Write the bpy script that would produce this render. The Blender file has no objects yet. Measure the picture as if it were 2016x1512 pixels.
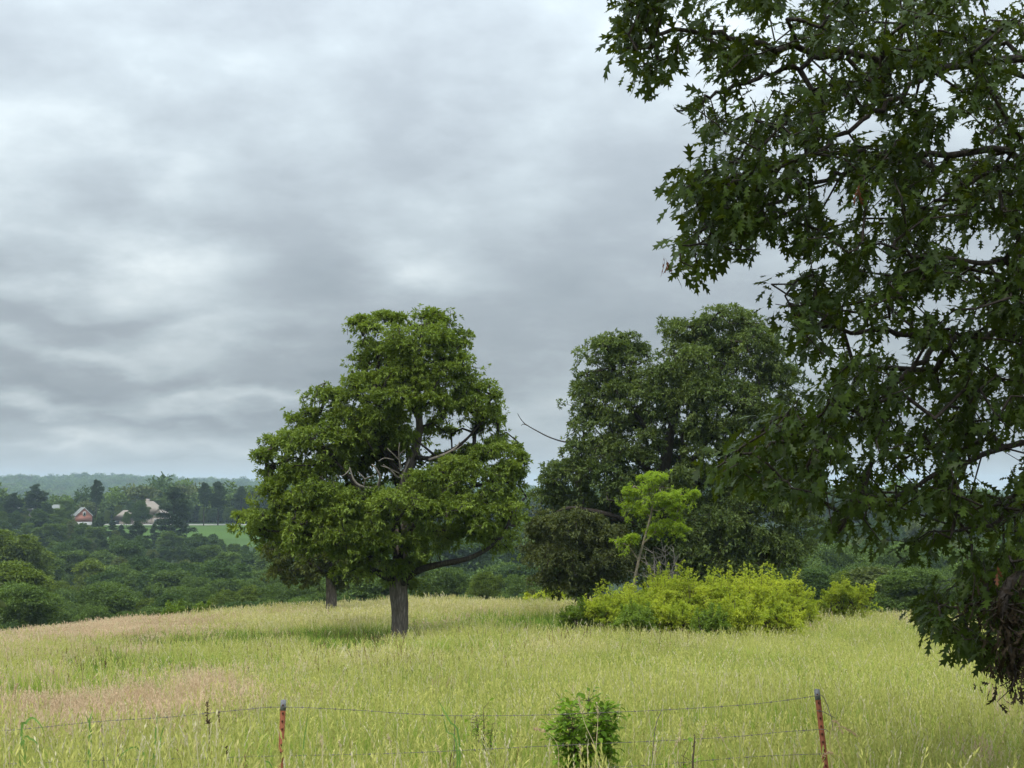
import bpy, math, random
import numpy as np
from mathutils import Vector, Matrix, noise as mnoise

SC = bpy.context.scene
COL = SC.collection
R = math.radians
rng = np.random.default_rng(7)
random.seed(7)

# ------------------------------------------------------------------ camera, sky, sun, exposure
F, CX, CY, HOR = 3030.0, 1008.0, 756.0, 965.0
EYE = 2.6
PITCH = math.atan((HOR - CY) / F)
cam = bpy.data.objects.new('camera', bpy.data.cameras.new('camera'))
COL.objects.link(cam)
cam.data.sensor_width = 36.0
cam.data.lens = 36.0 * F / 2016.0
cam.data.clip_end = 30000
cam.data.clip_start = 0.1
cam.location = (0, 0, EYE)
cam.rotation_euler = (math.pi / 2 + PITCH, 0, 0)
SC.camera = cam

SUN_EL, SUN_AZ = 52.0, 215.0         # azimuth clockwise from +y (view direction): behind and to the left
world = bpy.data.worlds.new('World')
SC.world = world
world.use_nodes = True


def N(nt, typ, **kw):
    n = nt.nodes.new(typ)
    for k, v in kw.items():
        if k in n.bl_rna.properties.keys():
            setattr(n, k, v)
        else:
            n.inputs[k].default_value = v
    return n


def math_node(nt, op, a, b=None, c=None, clamp=False):
    n = nt.nodes.new('ShaderNodeMath')
    n.operation = op
    n.use_clamp = clamp
    for i, v in enumerate((a, b, c)):
        if v is None:
            continue
        if isinstance(v, (int, float)):
            n.inputs[i].default_value = v
        else:
            nt.links.new(v, n.inputs[i])
    return n.outputs[0]


def mix_col(nt, fac, a, b, typ='MIX'):
    n = nt.nodes.new('ShaderNodeMix')
    n.data_type = 'RGBA'
    n.blend_type = typ
    for sock, v in ((n.inputs[0], fac), (n.inputs[6], a), (n.inputs[7], b)):
        if isinstance(v, (int, float)):
            sock.default_value = v
        elif isinstance(v, tuple):
            sock.default_value = (v[0], v[1], v[2], 1)
        else:
            nt.links.new(v, sock)
    return n.outputs[2]


def build_world():
    nt = world.node_tree
    nt.nodes.clear()
    out = nt.nodes.new('ShaderNodeOutputWorld')
    bg = nt.nodes.new('ShaderNodeBackground')
    bg.inputs[1].default_value = 0.1
    sky = nt.nodes.new('ShaderNodeTexSky')
    sky.sky_type = 'NISHITA'
    sky.sun_disc = False
    sky.sun_elevation = R(SUN_EL)
    sky.sun_rotation = R(SUN_AZ)
    sky.air_density = 1.3
    sky.dust_density = 2.0
    tc = nt.nodes.new('ShaderNodeTexCoord')
    sep = nt.nodes.new('ShaderNodeSeparateXYZ')
    nt.links.new(tc.outputs['Generated'], sep.inputs[0])
    x, y, z = sep.outputs
    zc = math_node(nt, 'MAXIMUM', z, 0.0)
    zz = math_node(nt, 'ADD', zc, 0.33)
    comb = nt.nodes.new('ShaderNodeCombineXYZ')
    nt.links.new(math_node(nt, 'DIVIDE', x, zz), comb.inputs[0])
    nt.links.new(math_node(nt, 'DIVIDE', y, zz), comb.inputs[1])

    def noise(scale, detail, rough, off, dist=0.0):
        mp = nt.nodes.new('ShaderNodeMapping')
        mp.inputs['Location'].default_value = off
        nt.links.new(comb.outputs[0], mp.inputs[0])
        n = nt.nodes.new('ShaderNodeTexNoise')
        n.inputs['Scale'].default_value = scale
        n.inputs['Detail'].default_value = detail
        n.inputs['Roughness'].default_value = rough
        n.inputs['Distortion'].default_value = dist
        nt.links.new(mp.outputs[0], n.inputs['Vector'])
        return n
    n1 = noise(3.0, 8, 0.52, (3.7, 1.9, 0), 0.0)
    n2 = noise(1.8, 3, 0.45, (9.1, 4.0, 0))
    n3 = noise(11.0, 7, 0.58, (1.0, 7.0, 3), 0.1)
    # shaped breaks and banks of the overcast, as tangent coordinates of the view direction
    ys = math_node(nt, 'MAXIMUM', y, 0.05)
    wob = nt.nodes.new('ShaderNodeSeparateColor')
    nt.links.new(n1.outputs['Color'], wob.inputs[0])
    u0 = math_node(nt, 'DIVIDE', x, ys)
    v0 = math_node(nt, 'DIVIDE', z, ys)
    u = math_node(nt, 'ADD', u0, math_node(nt, 'MULTIPLY', math_node(nt, 'SUBTRACT', wob.outputs[0], 0.5), 0.20))
    v = math_node(nt, 'ADD', v0, math_node(nt, 'MULTIPLY', math_node(nt, 'SUBTRACT', wob.outputs[1], 0.5), 0.09))
    total = None
    for (px, py, sx, sy, amp) in CLOUDS:
        a = math_node(nt, 'MULTIPLY', math_node(nt, 'SUBTRACT', u, (px - CX) / F), F / sx)
        b = math_node(nt, 'MULTIPLY', math_node(nt, 'SUBTRACT', v, (HOR - py) / F), F / sy)
        s = math_node(nt, 'ADD', math_node(nt, 'MULTIPLY', a, a), math_node(nt, 'MULTIPLY', b, b))
        g = math_node(nt, 'MULTIPLY', math_node(nt, 'EXPONENT', math_node(nt, 'MULTIPLY', s, -1.0)), amp)
        total = g if total is None else math_node(nt, 'ADD', total, g)
    val = math_node(nt, 'ADD', math_node(nt, 'MULTIPLY', math_node(nt, 'SUBTRACT', n1.outputs[0], 0.5), 1.25),
                    math_node(nt, 'MULTIPLY', math_node(nt, 'SUBTRACT', n2.outputs[0], 0.5), 0.45))
    val = math_node(nt, 'ADD', val, math_node(nt, 'MULTIPLY', math_node(nt, 'SUBTRACT', n3.outputs[0], 0.5), 0.38))
    val = math_node(nt, 'ADD', val, 0.40)
    val = math_node(nt, 'ADD', val, total)
    ramp = nt.nodes.new('ShaderNodeValToRGB')
    cr = ramp.color_ramp
    cr.interpolation = 'LINEAR'
    cols = [(0.0, (0.255, 0.295, 0.330)), (0.3, (0.320, 0.362, 0.400)), (0.5, (0.400, 0.455, 0.492)),
            (0.7, (0.520, 0.580, 0.610)), (0.88, (0.68, 0.735, 0.75)), (1.0, (0.84, 0.86, 0.84))]
    cr.elements[0].position, cr.elements[0].color = cols[0][0], (*cols[0][1], 1)
    cr.elements[1].position, cr.elements[1].color = cols[-1][0], (*cols[-1][1], 1)
    for p, c in cols[1:-1]:
        e = cr.elements.new(p)
        e.color = (*c, 1)
    nt.links.new(val, ramp.inputs[0])
    # sky luminance rises towards the zenith, steepened beyond an overcast to brighten the land
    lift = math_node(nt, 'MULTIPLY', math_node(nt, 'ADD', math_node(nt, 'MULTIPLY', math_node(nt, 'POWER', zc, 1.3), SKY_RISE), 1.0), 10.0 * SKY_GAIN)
    # low sky gets a bit bluer and more even
    hz = math_node(nt, 'MULTIPLY', math_node(nt, 'POWER', math_node(nt, 'SUBTRACT', 1.0, math_node(nt, 'MULTIPLY', zc, 20.0, clamp=True)), 1.5), 0.80)
    colr = mix_col(nt, hz, ramp.outputs[0], (0.720, 0.780, 0.790))
    vm = nt.nodes.new('ShaderNodeVectorMath')
    vm.operation = 'SCALE'
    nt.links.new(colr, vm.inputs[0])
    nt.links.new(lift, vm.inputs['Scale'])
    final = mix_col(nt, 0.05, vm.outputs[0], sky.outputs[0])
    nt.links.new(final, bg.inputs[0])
    nt.links.new(bg.outputs[0], out.inputs[0])
    world.cycles.sampling_method = 'MANUAL'
    world.cycles.sample_map_resolution = 512


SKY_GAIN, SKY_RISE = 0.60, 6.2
CLOUDS = [(330, 320, 90, 45, .13), (385, 515, 130, 50, .26), (150, 570, 220, 36, .20), (520, 770, 170, 28, .42), (110, 690, 220, 26, .38), (60, 800, 160, 16, .22), (480, 880, 260, 18, .2),
          (560, 120, 170, 80, .06), (200, 865, 190, 18, .26), (1000, 820, 200, 30, .20), (880, 580, 80, 35, .20), (60, 190, 110, 60, .10),
          (430, 655, 120, 16, .12), (700, 355, 80, 50, .06),
          (1150, 60, 170, 80, -.14), (70, 480, 190, 60, -.20), (600, 540, 150, 70, -.20), (830, 330, 200, 90, -.12), (1350, 420, 260, 130, -.14),
          (330, 735, 260, 20, -.22), (620, 705, 120, 22, -.26), (150, 625, 220, 16, -.16), (1100, 700, 140, 30, -.12), (200, 90, 180, 70, -.08), (350, 825, 260, 12, -.20), (90, 765, 200, 12, -.20), (300, 912, 300, 8, -.12)]
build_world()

sd = bpy.data.lights.new('sun', 'SUN')
sd.energy = 1.5
sd.angle = R(14)
sd.color = (1.0, 0.95, 0.86)
sun = bpy.data.objects.new('sun', sd)
COL.objects.link(sun)
az, el = R(SUN_AZ), R(SUN_EL)
sdir = Vector((math.sin(az) * math.cos(el), math.cos(az) * math.cos(el), math.sin(el)))
sun.rotation_euler = sdir.to_track_quat('Z', 'Y').to_euler()
sun.location = sdir * 50

SC.view_settings.view_transform = 'Standard'
SC.view_settings.look = 'None'
SC.view_settings.exposure = 0.62
SC.view_settings.gamma = 1.0
SC.view_settings.use_curve_mapping = False
SC.render.engine = 'CYCLES'
cy = SC.cycles
cy.use_denoising = True
cy.denoiser = 'OPENIMAGEDENOISE'
cy.max_bounces = 6
cy.diffuse_bounces = 4
cy.glossy_bounces = 2
cy.transmission_bounces = 4
cy.volume_bounces = 1
cy.transparent_max_bounces = 8
cy.use_adaptive_sampling = True
cy.adaptive_threshold = 0.02
cy.sample_clamp_indirect = 4
cy.caustics_reflective = False
cy.caustics_refractive = False
SC.render.use_persistent_data = False

# ------------------------------------------------------------------ geometry of the place


def at(px, py, d):
    """world point d metres ahead of the eye seen where the photo has pixel px, py"""
    u, v = (px - CX) / F, (CY - py) / F
    c, s = math.cos(PITCH), math.sin(PITCH)
    dy, dz = c - v * s, s + v * c
    return np.array([u * d / dy, d, EYE + dz * d / dy])


def project(P):
    P = np.asarray(P, float)
    c, s = math.cos(PITCH), math.sin(PITCH)
    x, y, z = P[..., 0], P[..., 1], P[..., 2] - EYE
    fw = np.maximum(y * c + z * s, 1e-3)
    up = -y * s + z * c
    return CX + F * x / fw, CY - F * up / fw


PR = np.array([0, 5, 10.4, 20, 30, 45, 60, 75, 88, 100, 110, 125, 150, 200, 260, 330, 420, 500, 600, 680, 740, 800, 860, 930, 1020, 1150, 1400, 1700, 2100, 2600, 3200, 3700, 4150, 4600, 5500, 8000], float)
PZ = np.array([-1.6, -1.95, -2.65, -3.45, -4.15, -5.15, -6.0, -6.72, -7.3, -7.95, -8.8, -11.0, -16.0, -25.0, -32, -36, -38, -36.5, -32, -27.2, -22.6, -18.2, -18.0, -20, -28, -42, -52, -50, -44, -34, -12, -2, 8, 0, -40, -90], float)


def _pchip(xs, ys):
    h = np.diff(xs); dlt = np.diff(ys) / h
    m = np.zeros_like(ys)
    for i in range(1, len(xs) - 1):
        if dlt[i - 1] * dlt[i] > 0:
            w1, w2 = 2 * h[i] + h[i - 1], h[i] + 2 * h[i - 1]
            m[i] = (w1 + w2) / (w1 / dlt[i - 1] + w2 / dlt[i])
    m[0], m[-1] = dlt[0], dlt[-1]

    def f(x):
        x = np.clip(x, xs[0], xs[-1] - 1e-6)
        i = np.clip(np.searchsorted(xs, x, side='right') - 1, 0, len(xs) - 2)
        t = (x - xs[i]) / h[i]
        return ((1 + 2 * t) * (1 - t) ** 2 * ys[i] + t * (1 - t) ** 2 * h[i] * m[i]
                + t * t * (3 - 2 * t) * ys[i + 1] + t * t * (t - 1) * h[i] * m[i + 1])
    return f


PROFILE = _pchip(PR, PZ)


def ground(x, y):
    x = np.asarray(x, float); y = np.asarray(y, float)
    r = np.hypot(x, y)
    z = PROFILE(r)
    lx = np.clip(np.where(x < 0, -x, x * 0.8), 0, 45)
    lat = -0.00165 * lx ** 2
    fade = np.clip((260 - r) / 100, 0, 1)
    z = z + lat * fade
    # the near field undulates gently
    z = z + (0.10 * np.sin(x * 0.31 + 1) * np.sin(y * 0.17) + 0.06 * np.sin(x * 0.9 + y * 0.5)) * np.clip(r / 25, 0, 1) * fade
    # far relief
    ff = np.clip((r - 1000) / 800, 0, 1)
    ff = ff * (1 - .65 * np.clip((r - 2800) / 1000, 0, 1))
    z = z + ff * (9 * np.sin(x / 310 + 1.3) * np.cos(y / 420) + 5 * np.sin(x / 140 + y / 260) + 2.5 * np.sin(x / 75 - y / 120))
    # the far ridge drops away to the right
    fr = np.clip((r - 2300) / 1500, 0, 1)
    z = z - fr * np.clip((x + 1300) / 1000, -0.4, 2.6) * 17
    return z + EYE


def G(x, y):
    return float(ground(x, y))


# ------------------------------------------------------------------ mesh helpers
class Acc:
    """collects blocks of verts + faces (all the same n-gon per block)"""

    def __init__(self):
        self.b = []; self.n = 0

    def add(self, V, Fc):
        V = np.asarray(V, np.float32).reshape(-1, 3); Fc = np.asarray(Fc, np.int64)
        if len(V) == 0 or len(Fc) == 0:
            return
        self.b.append((V, Fc + self.n)); self.n += len(V)

    def mesh(self, name, mats=(), off=(0, 0, 0), smooth=False):
        me = bpy.data.meshes.new(name)
        if self.b:
            V = np.concatenate([b[0] for b in self.b]) - np.asarray(off, np.float32)
            loops = np.concatenate([b[1].ravel() for b in self.b])
            counts = np.concatenate([np.full(len(b[1]), b[1].shape[1]) for b in self.b])
            me.vertices.add(len(V)); me.vertices.foreach_set('co', V.astype(np.float32).ravel())
            me.loops.add(len(loops)); me.loops.foreach_set('vertex_index', loops.astype(np.int32))
            me.polygons.add(len(counts))
            me.polygons.foreach_set('loop_start', np.concatenate([[0], np.cumsum(counts)[:-1]]).astype(np.int32))
            me.update(calc_edges=True)
            me.validate()
            if smooth:
                me.polygons.foreach_set('use_smooth', np.ones(len(me.polygons), bool))
        for m in (mats if isinstance(mats, (list, tuple)) else [mats]):
            me.materials.append(m)
        return me

    def obj(self, name, mat, parent=None, off=None, smooth=False, **tags):
        if off is None:
            off = parent.location if parent is not None else (0, 0, 0)
        o = bpy.data.objects.new(name, self.mesh(name, mat, off, smooth))
        COL.objects.link(o)
        if parent is not None:
            o.parent = parent
        else:
            o.location = off
        for k, v in tags.items():
            o[k] = v
        return o


def empty(name, loc, label, cat, group=None, rz=0.0):
    o = bpy.data.objects.new(name, None)
    COL.objects.link(o)
    o.location = [float(c) for c in loc]
    o.rotation_euler.z = rz
    o.empty_display_size = 0.3
    o['label'] = label; o['category'] = cat
    if group:
        o['group'] = group
    return o


def unit(v):
    v = np.asarray(v, float)
    return v / np.maximum(np.linalg.norm(v, axis=-1, keepdims=True), 1e-9)


def tube(acc, pts, rad, sides=6, cap=True, lump=0.0):
    pts = np.asarray(pts, float); n = len(pts)
    rad = np.broadcast_to(np.asarray(rad, float), (n,))
    T = unit(np.gradient(pts, axis=0))
    ref = np.array([0.0, 1.0, 0.0]) if abs(T[0][2]) > 0.7 else np.array([0, 0, 1.0])
    A = unit(np.cross(T, ref)); B = np.cross(T, A)
    a = np.linspace(0, 2 * math.pi, sides, endpoint=False)
    rr = rad[:, None] * np.ones(sides)[None]
    if lump:
        ph = rng.random((3, 1)) * 6
        rr = rr * (1 + lump * (np.sin(3 * a[None] + ph[0] + np.arange(n)[:, None] * .5) * .6 + np.sin(5 * a[None] + ph[1] - np.arange(n)[:, None] * .3) * .5) + lump * .5 * rng.standard_normal((n, sides)))
    V = pts[:, None, :] + rr[..., None] * (np.cos(a)[None, :, None] * A[:, None, :] + np.sin(a)[None, :, None] * B[:, None, :])
    i = np.arange(n - 1)[:, None] * sides; j = np.arange(sides)[None]; k = (j + 1) % sides
    Fq = np.stack([i + j, i + k, i + sides + k, i + sides + j], -1).reshape(-1, 4)
    acc.add(V.reshape(-1, 3), Fq)
    if cap:
        acc.add(V[-1], np.arange(sides)[None]); acc.add(V[0], np.arange(sides)[::-1][None])


def smooth_path(pts, n):
    """Catmull-Rom through pts, n samples"""
    P = np.asarray(pts, float)
    P = np.vstack([2 * P[0] - P[1], P, 2 * P[-1] - P[-2]])
    m = len(P) - 3
    t = np.linspace(0, m - 1e-6, n); i = t.astype(int); f = (t - i)[:, None]
    p0, p1, p2, p3 = P[i], P[i + 1], P[i + 2], P[i + 3]
    return 0.5 * (2 * p1 + (p2 - p0) * f + (2 * p0 - 5 * p1 + 4 * p2 - p3) * f ** 2 + (3 * p1 - p0 - 3 * p2 + p3) * f ** 3)


def box(acc, c, s, rz=0.0, rx=0.0):
    c = np.asarray(c, float); s = np.asarray(s, float) / 2
    V = np.array([[x, y, z] for x in (-1, 1) for y in (-1, 1) for z in (-1, 1)], float) * s
    M = np.array(Matrix.Rotation(rz, 3, 'Z') @ Matrix.Rotation(rx, 3, 'X'))
    acc.add(V @ M.T + c, [[0, 1, 3, 2], [4, 6, 7, 5], [0, 4, 5, 1], [2, 3, 7, 6], [0, 2, 6, 4], [1, 5, 7, 3]])


# ------------------------------------------------------------------ materials
def material(name):
    m = bpy.data.materials.new(name)
    m.use_nodes = True
    nt = m.node_tree
    nt.nodes.clear()
    out = nt.nodes.new('ShaderNodeOutputMaterial')
    return m, nt, out


def leaf_mat(name, dark, light, transl=0.35, tcol=None, rough=0.6, spec=0.12, scale=1.2, backcol=None, patch=0.5):
    m, nt, out = material(name)
    geo = nt.nodes.new('ShaderNodeNewGeometry')
    oi = nt.nodes.new('ShaderNodeObjectInfo')
    tc = nt.nodes.new('ShaderNodeTexCoord')
    nz = nt.nodes.new('ShaderNodeTexNoise')
    nz.inputs['Scale'].default_value = scale; nz.inputs['Detail'].default_value = 3
    nt.links.new(tc.outputs['Object'], nz.inputs['Vector'])
    f = math_node(nt, 'ADD', math_node(nt, 'MULTIPLY', geo.outputs['Random Per Island'], 1 - patch),
                  math_node(nt, 'MULTIPLY', math_node(nt, 'MULTIPLY_ADD', nz.outputs[0], 3.0, -1.0, clamp=True), patch))
    f = math_node(nt, 'ADD', math_node(nt, 'MULTIPLY', f, 0.8), math_node(nt, 'MULTIPLY', oi.outputs['Random'], 0.2))
    base = mix_col(nt, f, dark, light)
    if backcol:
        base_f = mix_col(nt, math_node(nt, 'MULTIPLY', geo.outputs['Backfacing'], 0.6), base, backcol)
    else:
        base_f = base
    p = nt.nodes.new('ShaderNodeBsdfPrincipled')
    p.inputs['Roughness'].default_value = rough
    p.inputs['Specular IOR Level'].default_value = spec
    nt.links.new(base_f, p.inputs['Base Color'])
    t = nt.nodes.new('ShaderNodeBsdfTranslucent')
    if tcol:
        nt.links.new(mix_col(nt, 0.6, base, tcol), t.inputs[0])
    else:
        nt.links.new(mix_col(nt, 1.0, base, (1.5, 1.5, 0.7), 'MULTIPLY'), t.inputs[0])
    mx = nt.nodes.new('ShaderNodeMixShader')
    mx.inputs[0].default_value = transl
    nt.links.new(p.outputs[0], mx.inputs[1]); nt.links.new(t.outputs[0], mx.inputs[2])
    nt.links.new(mx.outputs[0], out.inputs[0])
    return m


def bark_mat(name, dark, light, scale=6.0, stretch=0.2, bump=0.6, lichen=None):
    m, nt, out = material(name)
    tc = nt.nodes.new('ShaderNodeTexCoord')
    mp = nt.nodes.new('ShaderNodeMapping')
    mp.inputs['Scale'].default_value = (1, 1, stretch)
    nt.links.new(tc.outputs['Object'], mp.inputs[0])
    nz = N(nt, 'ShaderNodeTexNoise', Scale=scale, Detail=8.0, Roughness=0.65)
    nt.links.new(mp.outputs[0], nz.inputs['Vector'])
    vo = nt.nodes.new('ShaderNodeTexVoronoi')
    vo.feature = 'DISTANCE_TO_EDGE'
    vo.inputs['Scale'].default_value = scale * 1.6
    nt.links.new(mp.outputs[0], vo.inputs['Vector'])
    ridge = math_node(nt, 'MULTIPLY', vo.outputs[0], 3.0, clamp=True)
    f = math_node(nt, 'MULTIPLY', math_node(nt, 'MULTIPLY_ADD', nz.outputs[0], 2.2, -0.6, clamp=True), math_node(nt, 'MULTIPLY_ADD', ridge, 0.7, 0.3))
    col = mix_col(nt, f, dark, light)
    if lichen:
        n2 = N(nt, 'ShaderNodeTexNoise', Scale=2.0, Detail=4.0)
        nt.links.new(tc.outputs['Object'], n2.inputs['Vector'])
        col = mix_col(nt, math_node(nt, 'MULTIPLY_ADD', n2.outputs[0], 4.0, -2.1, clamp=True), col, lichen)
    p = nt.nodes.new('ShaderNodeBsdfPrincipled')
    p.inputs['Roughness'].default_value = 0.9
    p.inputs['Specular IOR Level'].default_value = 0.15
    nt.links.new(col, p.inputs['Base Color'])
    bp = nt.nodes.new('ShaderNodeBump')
    bp.inputs['Strength'].default_value = bump
    bp.inputs['Distance'].default_value = 0.03
    nt.links.new(f, bp.inputs['Height'])
    nt.links.new(bp.outputs[0], p.inputs['Normal'])
    nt.links.new(p.outputs[0], out.inputs[0])
    return m


def plain_mat(name, col, col2=None, rough=0.8, scale=5.0, metal=0.0, spec=0.3, stretch=(1, 1, 1), bump=0.0):
    m, nt, out = material(name)
    p = nt.nodes.new('ShaderNodeBsdfPrincipled')
    p.inputs['Roughness'].default_value = rough
    p.inputs['Metallic'].default_value = metal
    p.inputs['Specular IOR Level'].default_value = spec
    tc = nt.nodes.new('ShaderNodeTexCoord')
    mp = nt.nodes.new('ShaderNodeMapping'); mp.inputs['Scale'].default_value = stretch
    nt.links.new(tc.outputs['Object'], mp.inputs[0])
    nz = N(nt, 'ShaderNodeTexNoise', Scale=scale, Detail=6.0, Roughness=0.6)
    nt.links.new(mp.outputs[0], nz.inputs['Vector'])
    f = math_node(nt, 'MULTIPLY_ADD', nz.outputs[0], 2.4, -0.7, clamp=True)
    nt.links.new(mix_col(nt, f, col, col2 or tuple(c * 0.75 for c in col)), p.inputs['Base Color'])
    if bump:
        bp = nt.nodes.new('ShaderNodeBump'); bp.inputs['Strength'].default_value = bump; bp.inputs['Distance'].default_value = 0.01
        nt.links.new(nz.outputs[0], bp.inputs['Height']); nt.links.new(bp.outputs[0], p.inputs['Normal'])
    nt.links.new(p.outputs[0], out.inputs[0])
    return m


M = {}
M['oak_leaf'] = leaf_mat('oak_leaf', (0.048, 0.090, 0.016), (0.255, 0.325, 0.062), 0.30, scale=0.75, patch=0.6)
M['dark_leaf'] = leaf_mat('dark_leaf', (0.036, 0.068, 0.022), (0.195, 0.245, 0.075), 0.28, scale=0.6, patch=0.5)
M['olive_leaf'] = leaf_mat('olive_leaf', (0.055, 0.070, 0.016), (0.120, 0.140, 0.032), 0.28, scale=0.8)
M['locust_leaf'] = leaf_mat('locust_leaf', (0.12, 0.20, 0.024), (0.36, 0.46, 0.055), 0.45, scale=1.5)
M['shrub_leaf'] = leaf_mat('shrub_leaf', (0.15, 0.23, 0.024), (0.55, 0.57, 0.075), 0.42, scale=0.9, patch=0.55)
M['green_shrub_leaf'] = leaf_mat('green_shrub_leaf', (0.07, 0.12, 0.02), (0.24, 0.33, 0.055), 0.40, scale=1.5)
M['brown_green_leaf'] = leaf_mat('brown_green_leaf', (0.045, 0.060, 0.022), (0.170, 0.190, 0.070), 0.28, scale=0.8)
M['bush_leaf'] = leaf_mat('bush_leaf', (0.08, 0.17, 0.02), (0.28, 0.42, 0.05), 0.40, scale=4)
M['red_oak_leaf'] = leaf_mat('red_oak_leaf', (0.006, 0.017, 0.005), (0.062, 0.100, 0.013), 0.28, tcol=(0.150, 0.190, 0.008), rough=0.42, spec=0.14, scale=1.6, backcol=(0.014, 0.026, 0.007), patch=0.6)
M['withered_leaf'] = leaf_mat('withered_leaf', (0.012, 0.009, 0.006), (0.048, 0.035, 0.021), 0.1, rough=0.8)
M['russet_leaf'] = leaf_mat('russet_leaf', (0.09, 0.035, 0.022), (0.18, 0.075, 0.045), 0.25, rough=0.7)
M['forest_a'] = leaf_mat('forest_leaf_mid', (0.031, 0.054, 0.013), (0.174, 0.259, 0.058), 0.25, scale=0.35)
M['forest_b'] = leaf_mat('forest_leaf_dark', (0.020, 0.040, 0.013), (0.106, 0.172, 0.045), 0.25, scale=0.35)
M['forest_c'] = leaf_mat('forest_leaf_bright', (0.043, 0.073, 0.013), (0.202, 0.263, 0.043), 0.25, scale=0.35)
M['forest_d'] = leaf_mat('forest_leaf_olive', (0.050, 0.066, 0.022), (0.150, 0.185, 0.055), 0.25, scale=0.35)
M['pine'] = leaf_mat('pine_needles', (0.027, 0.050, 0.022), (0.069, 0.103, 0.040), 0.12, scale=0.5)
M['bark'] = bark_mat('oak_bark', (0.075, 0.062, 0.052), (0.29, 0.245, 0.215), 7.0, 0.22)
M['dark_bark'] = bark_mat('dark_bark', (0.03, 0.025, 0.02), (0.10, 0.085, 0.07), 8.0, 0.25)
M['red_oak_bark'] = bark_mat('red_oak_bark', (0.025, 0.021, 0.018), (0.095, 0.078, 0.066), 14.0, 0.3)
M['dead_wood'] = bark_mat('dead_wood', (0.17, 0.145, 0.12), (0.44, 0.39, 0.34), 10.0, 0.3, 0.3)
M['locust_bark'] = bark_mat('locust_bark', (0.13, 0.11, 0.075), (0.34, 0.29, 0.21), 10.0, 0.3)
M['twig'] = plain_mat('twig', (0.10, 0.07, 0.05), (0.05, 0.035, 0.025))

# ------------------------------------------------------------------ terrain: one sheet to the horizon


def sm(a, b, x):
    t = np.clip((x - a) / (b - a), 0, 1)
    return t * t * (3 - 2 * t)


def vnoise(x, y, s, seed=0):
    """smooth value noise, vectorised"""
    x = np.asarray(x) / s + seed * 17.3; y = np.asarray(y) / s + seed * 9.7
    xi, yi = np.floor(x).astype(int), np.floor(y).astype(int)
    fx, fy = x - xi, y - yi
    fx, fy = fx * fx * (3 - 2 * fx), fy * fy * (3 - 2 * fy)

    def h(a, b):
        n = (a * 374761393 + b * 668265263 + seed * 1013904223) & 0xffffffff
        n = ((n ^ (n >> 13)) * 1274126177) & 0xffffffff
        return ((n ^ (n >> 16)) & 0xffff) / 65535.0
    return (h(xi, yi) * (1 - fx) + h(xi + 1, yi) * fx) * (1 - fy) + (h(xi, yi + 1) * (1 - fx) + h(xi + 1, yi + 1) * fx) * fy


FIELDS = [(-760, 2720, 200, 110), (-560, 2640, 190, 60), (-1050, 2150, 60, 60)]   # far pastures among the woods (x, y, rx, ry)


def lawn_mask(x, y):
    return sm(690, 700, y) * (1 - sm(800, 806, y)) * sm(-215, -205, x) * (1 - sm(-112, -100, x))


def pasture_mask(x, y):
    m = 0
    for fx, fy, a, b in FIELDS:
        q = ((x - fx) / a) ** 2 + ((y - fy) / b) ** 2
        m = np.maximum(m, 1 - sm(0.8, 1.0, q))
    return m


def valley_clearing(x, y):
    a = 1 - sm(0.8, 1.0, ((x + 128) / 16) ** 2 + ((y - 410) / 18) ** 2)
    b = 1 - sm(0.8, 1.0, ((x + 118) / 22) ** 2 + ((y - 505) / 12) ** 2)
    return np.maximum(a, b)


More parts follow.
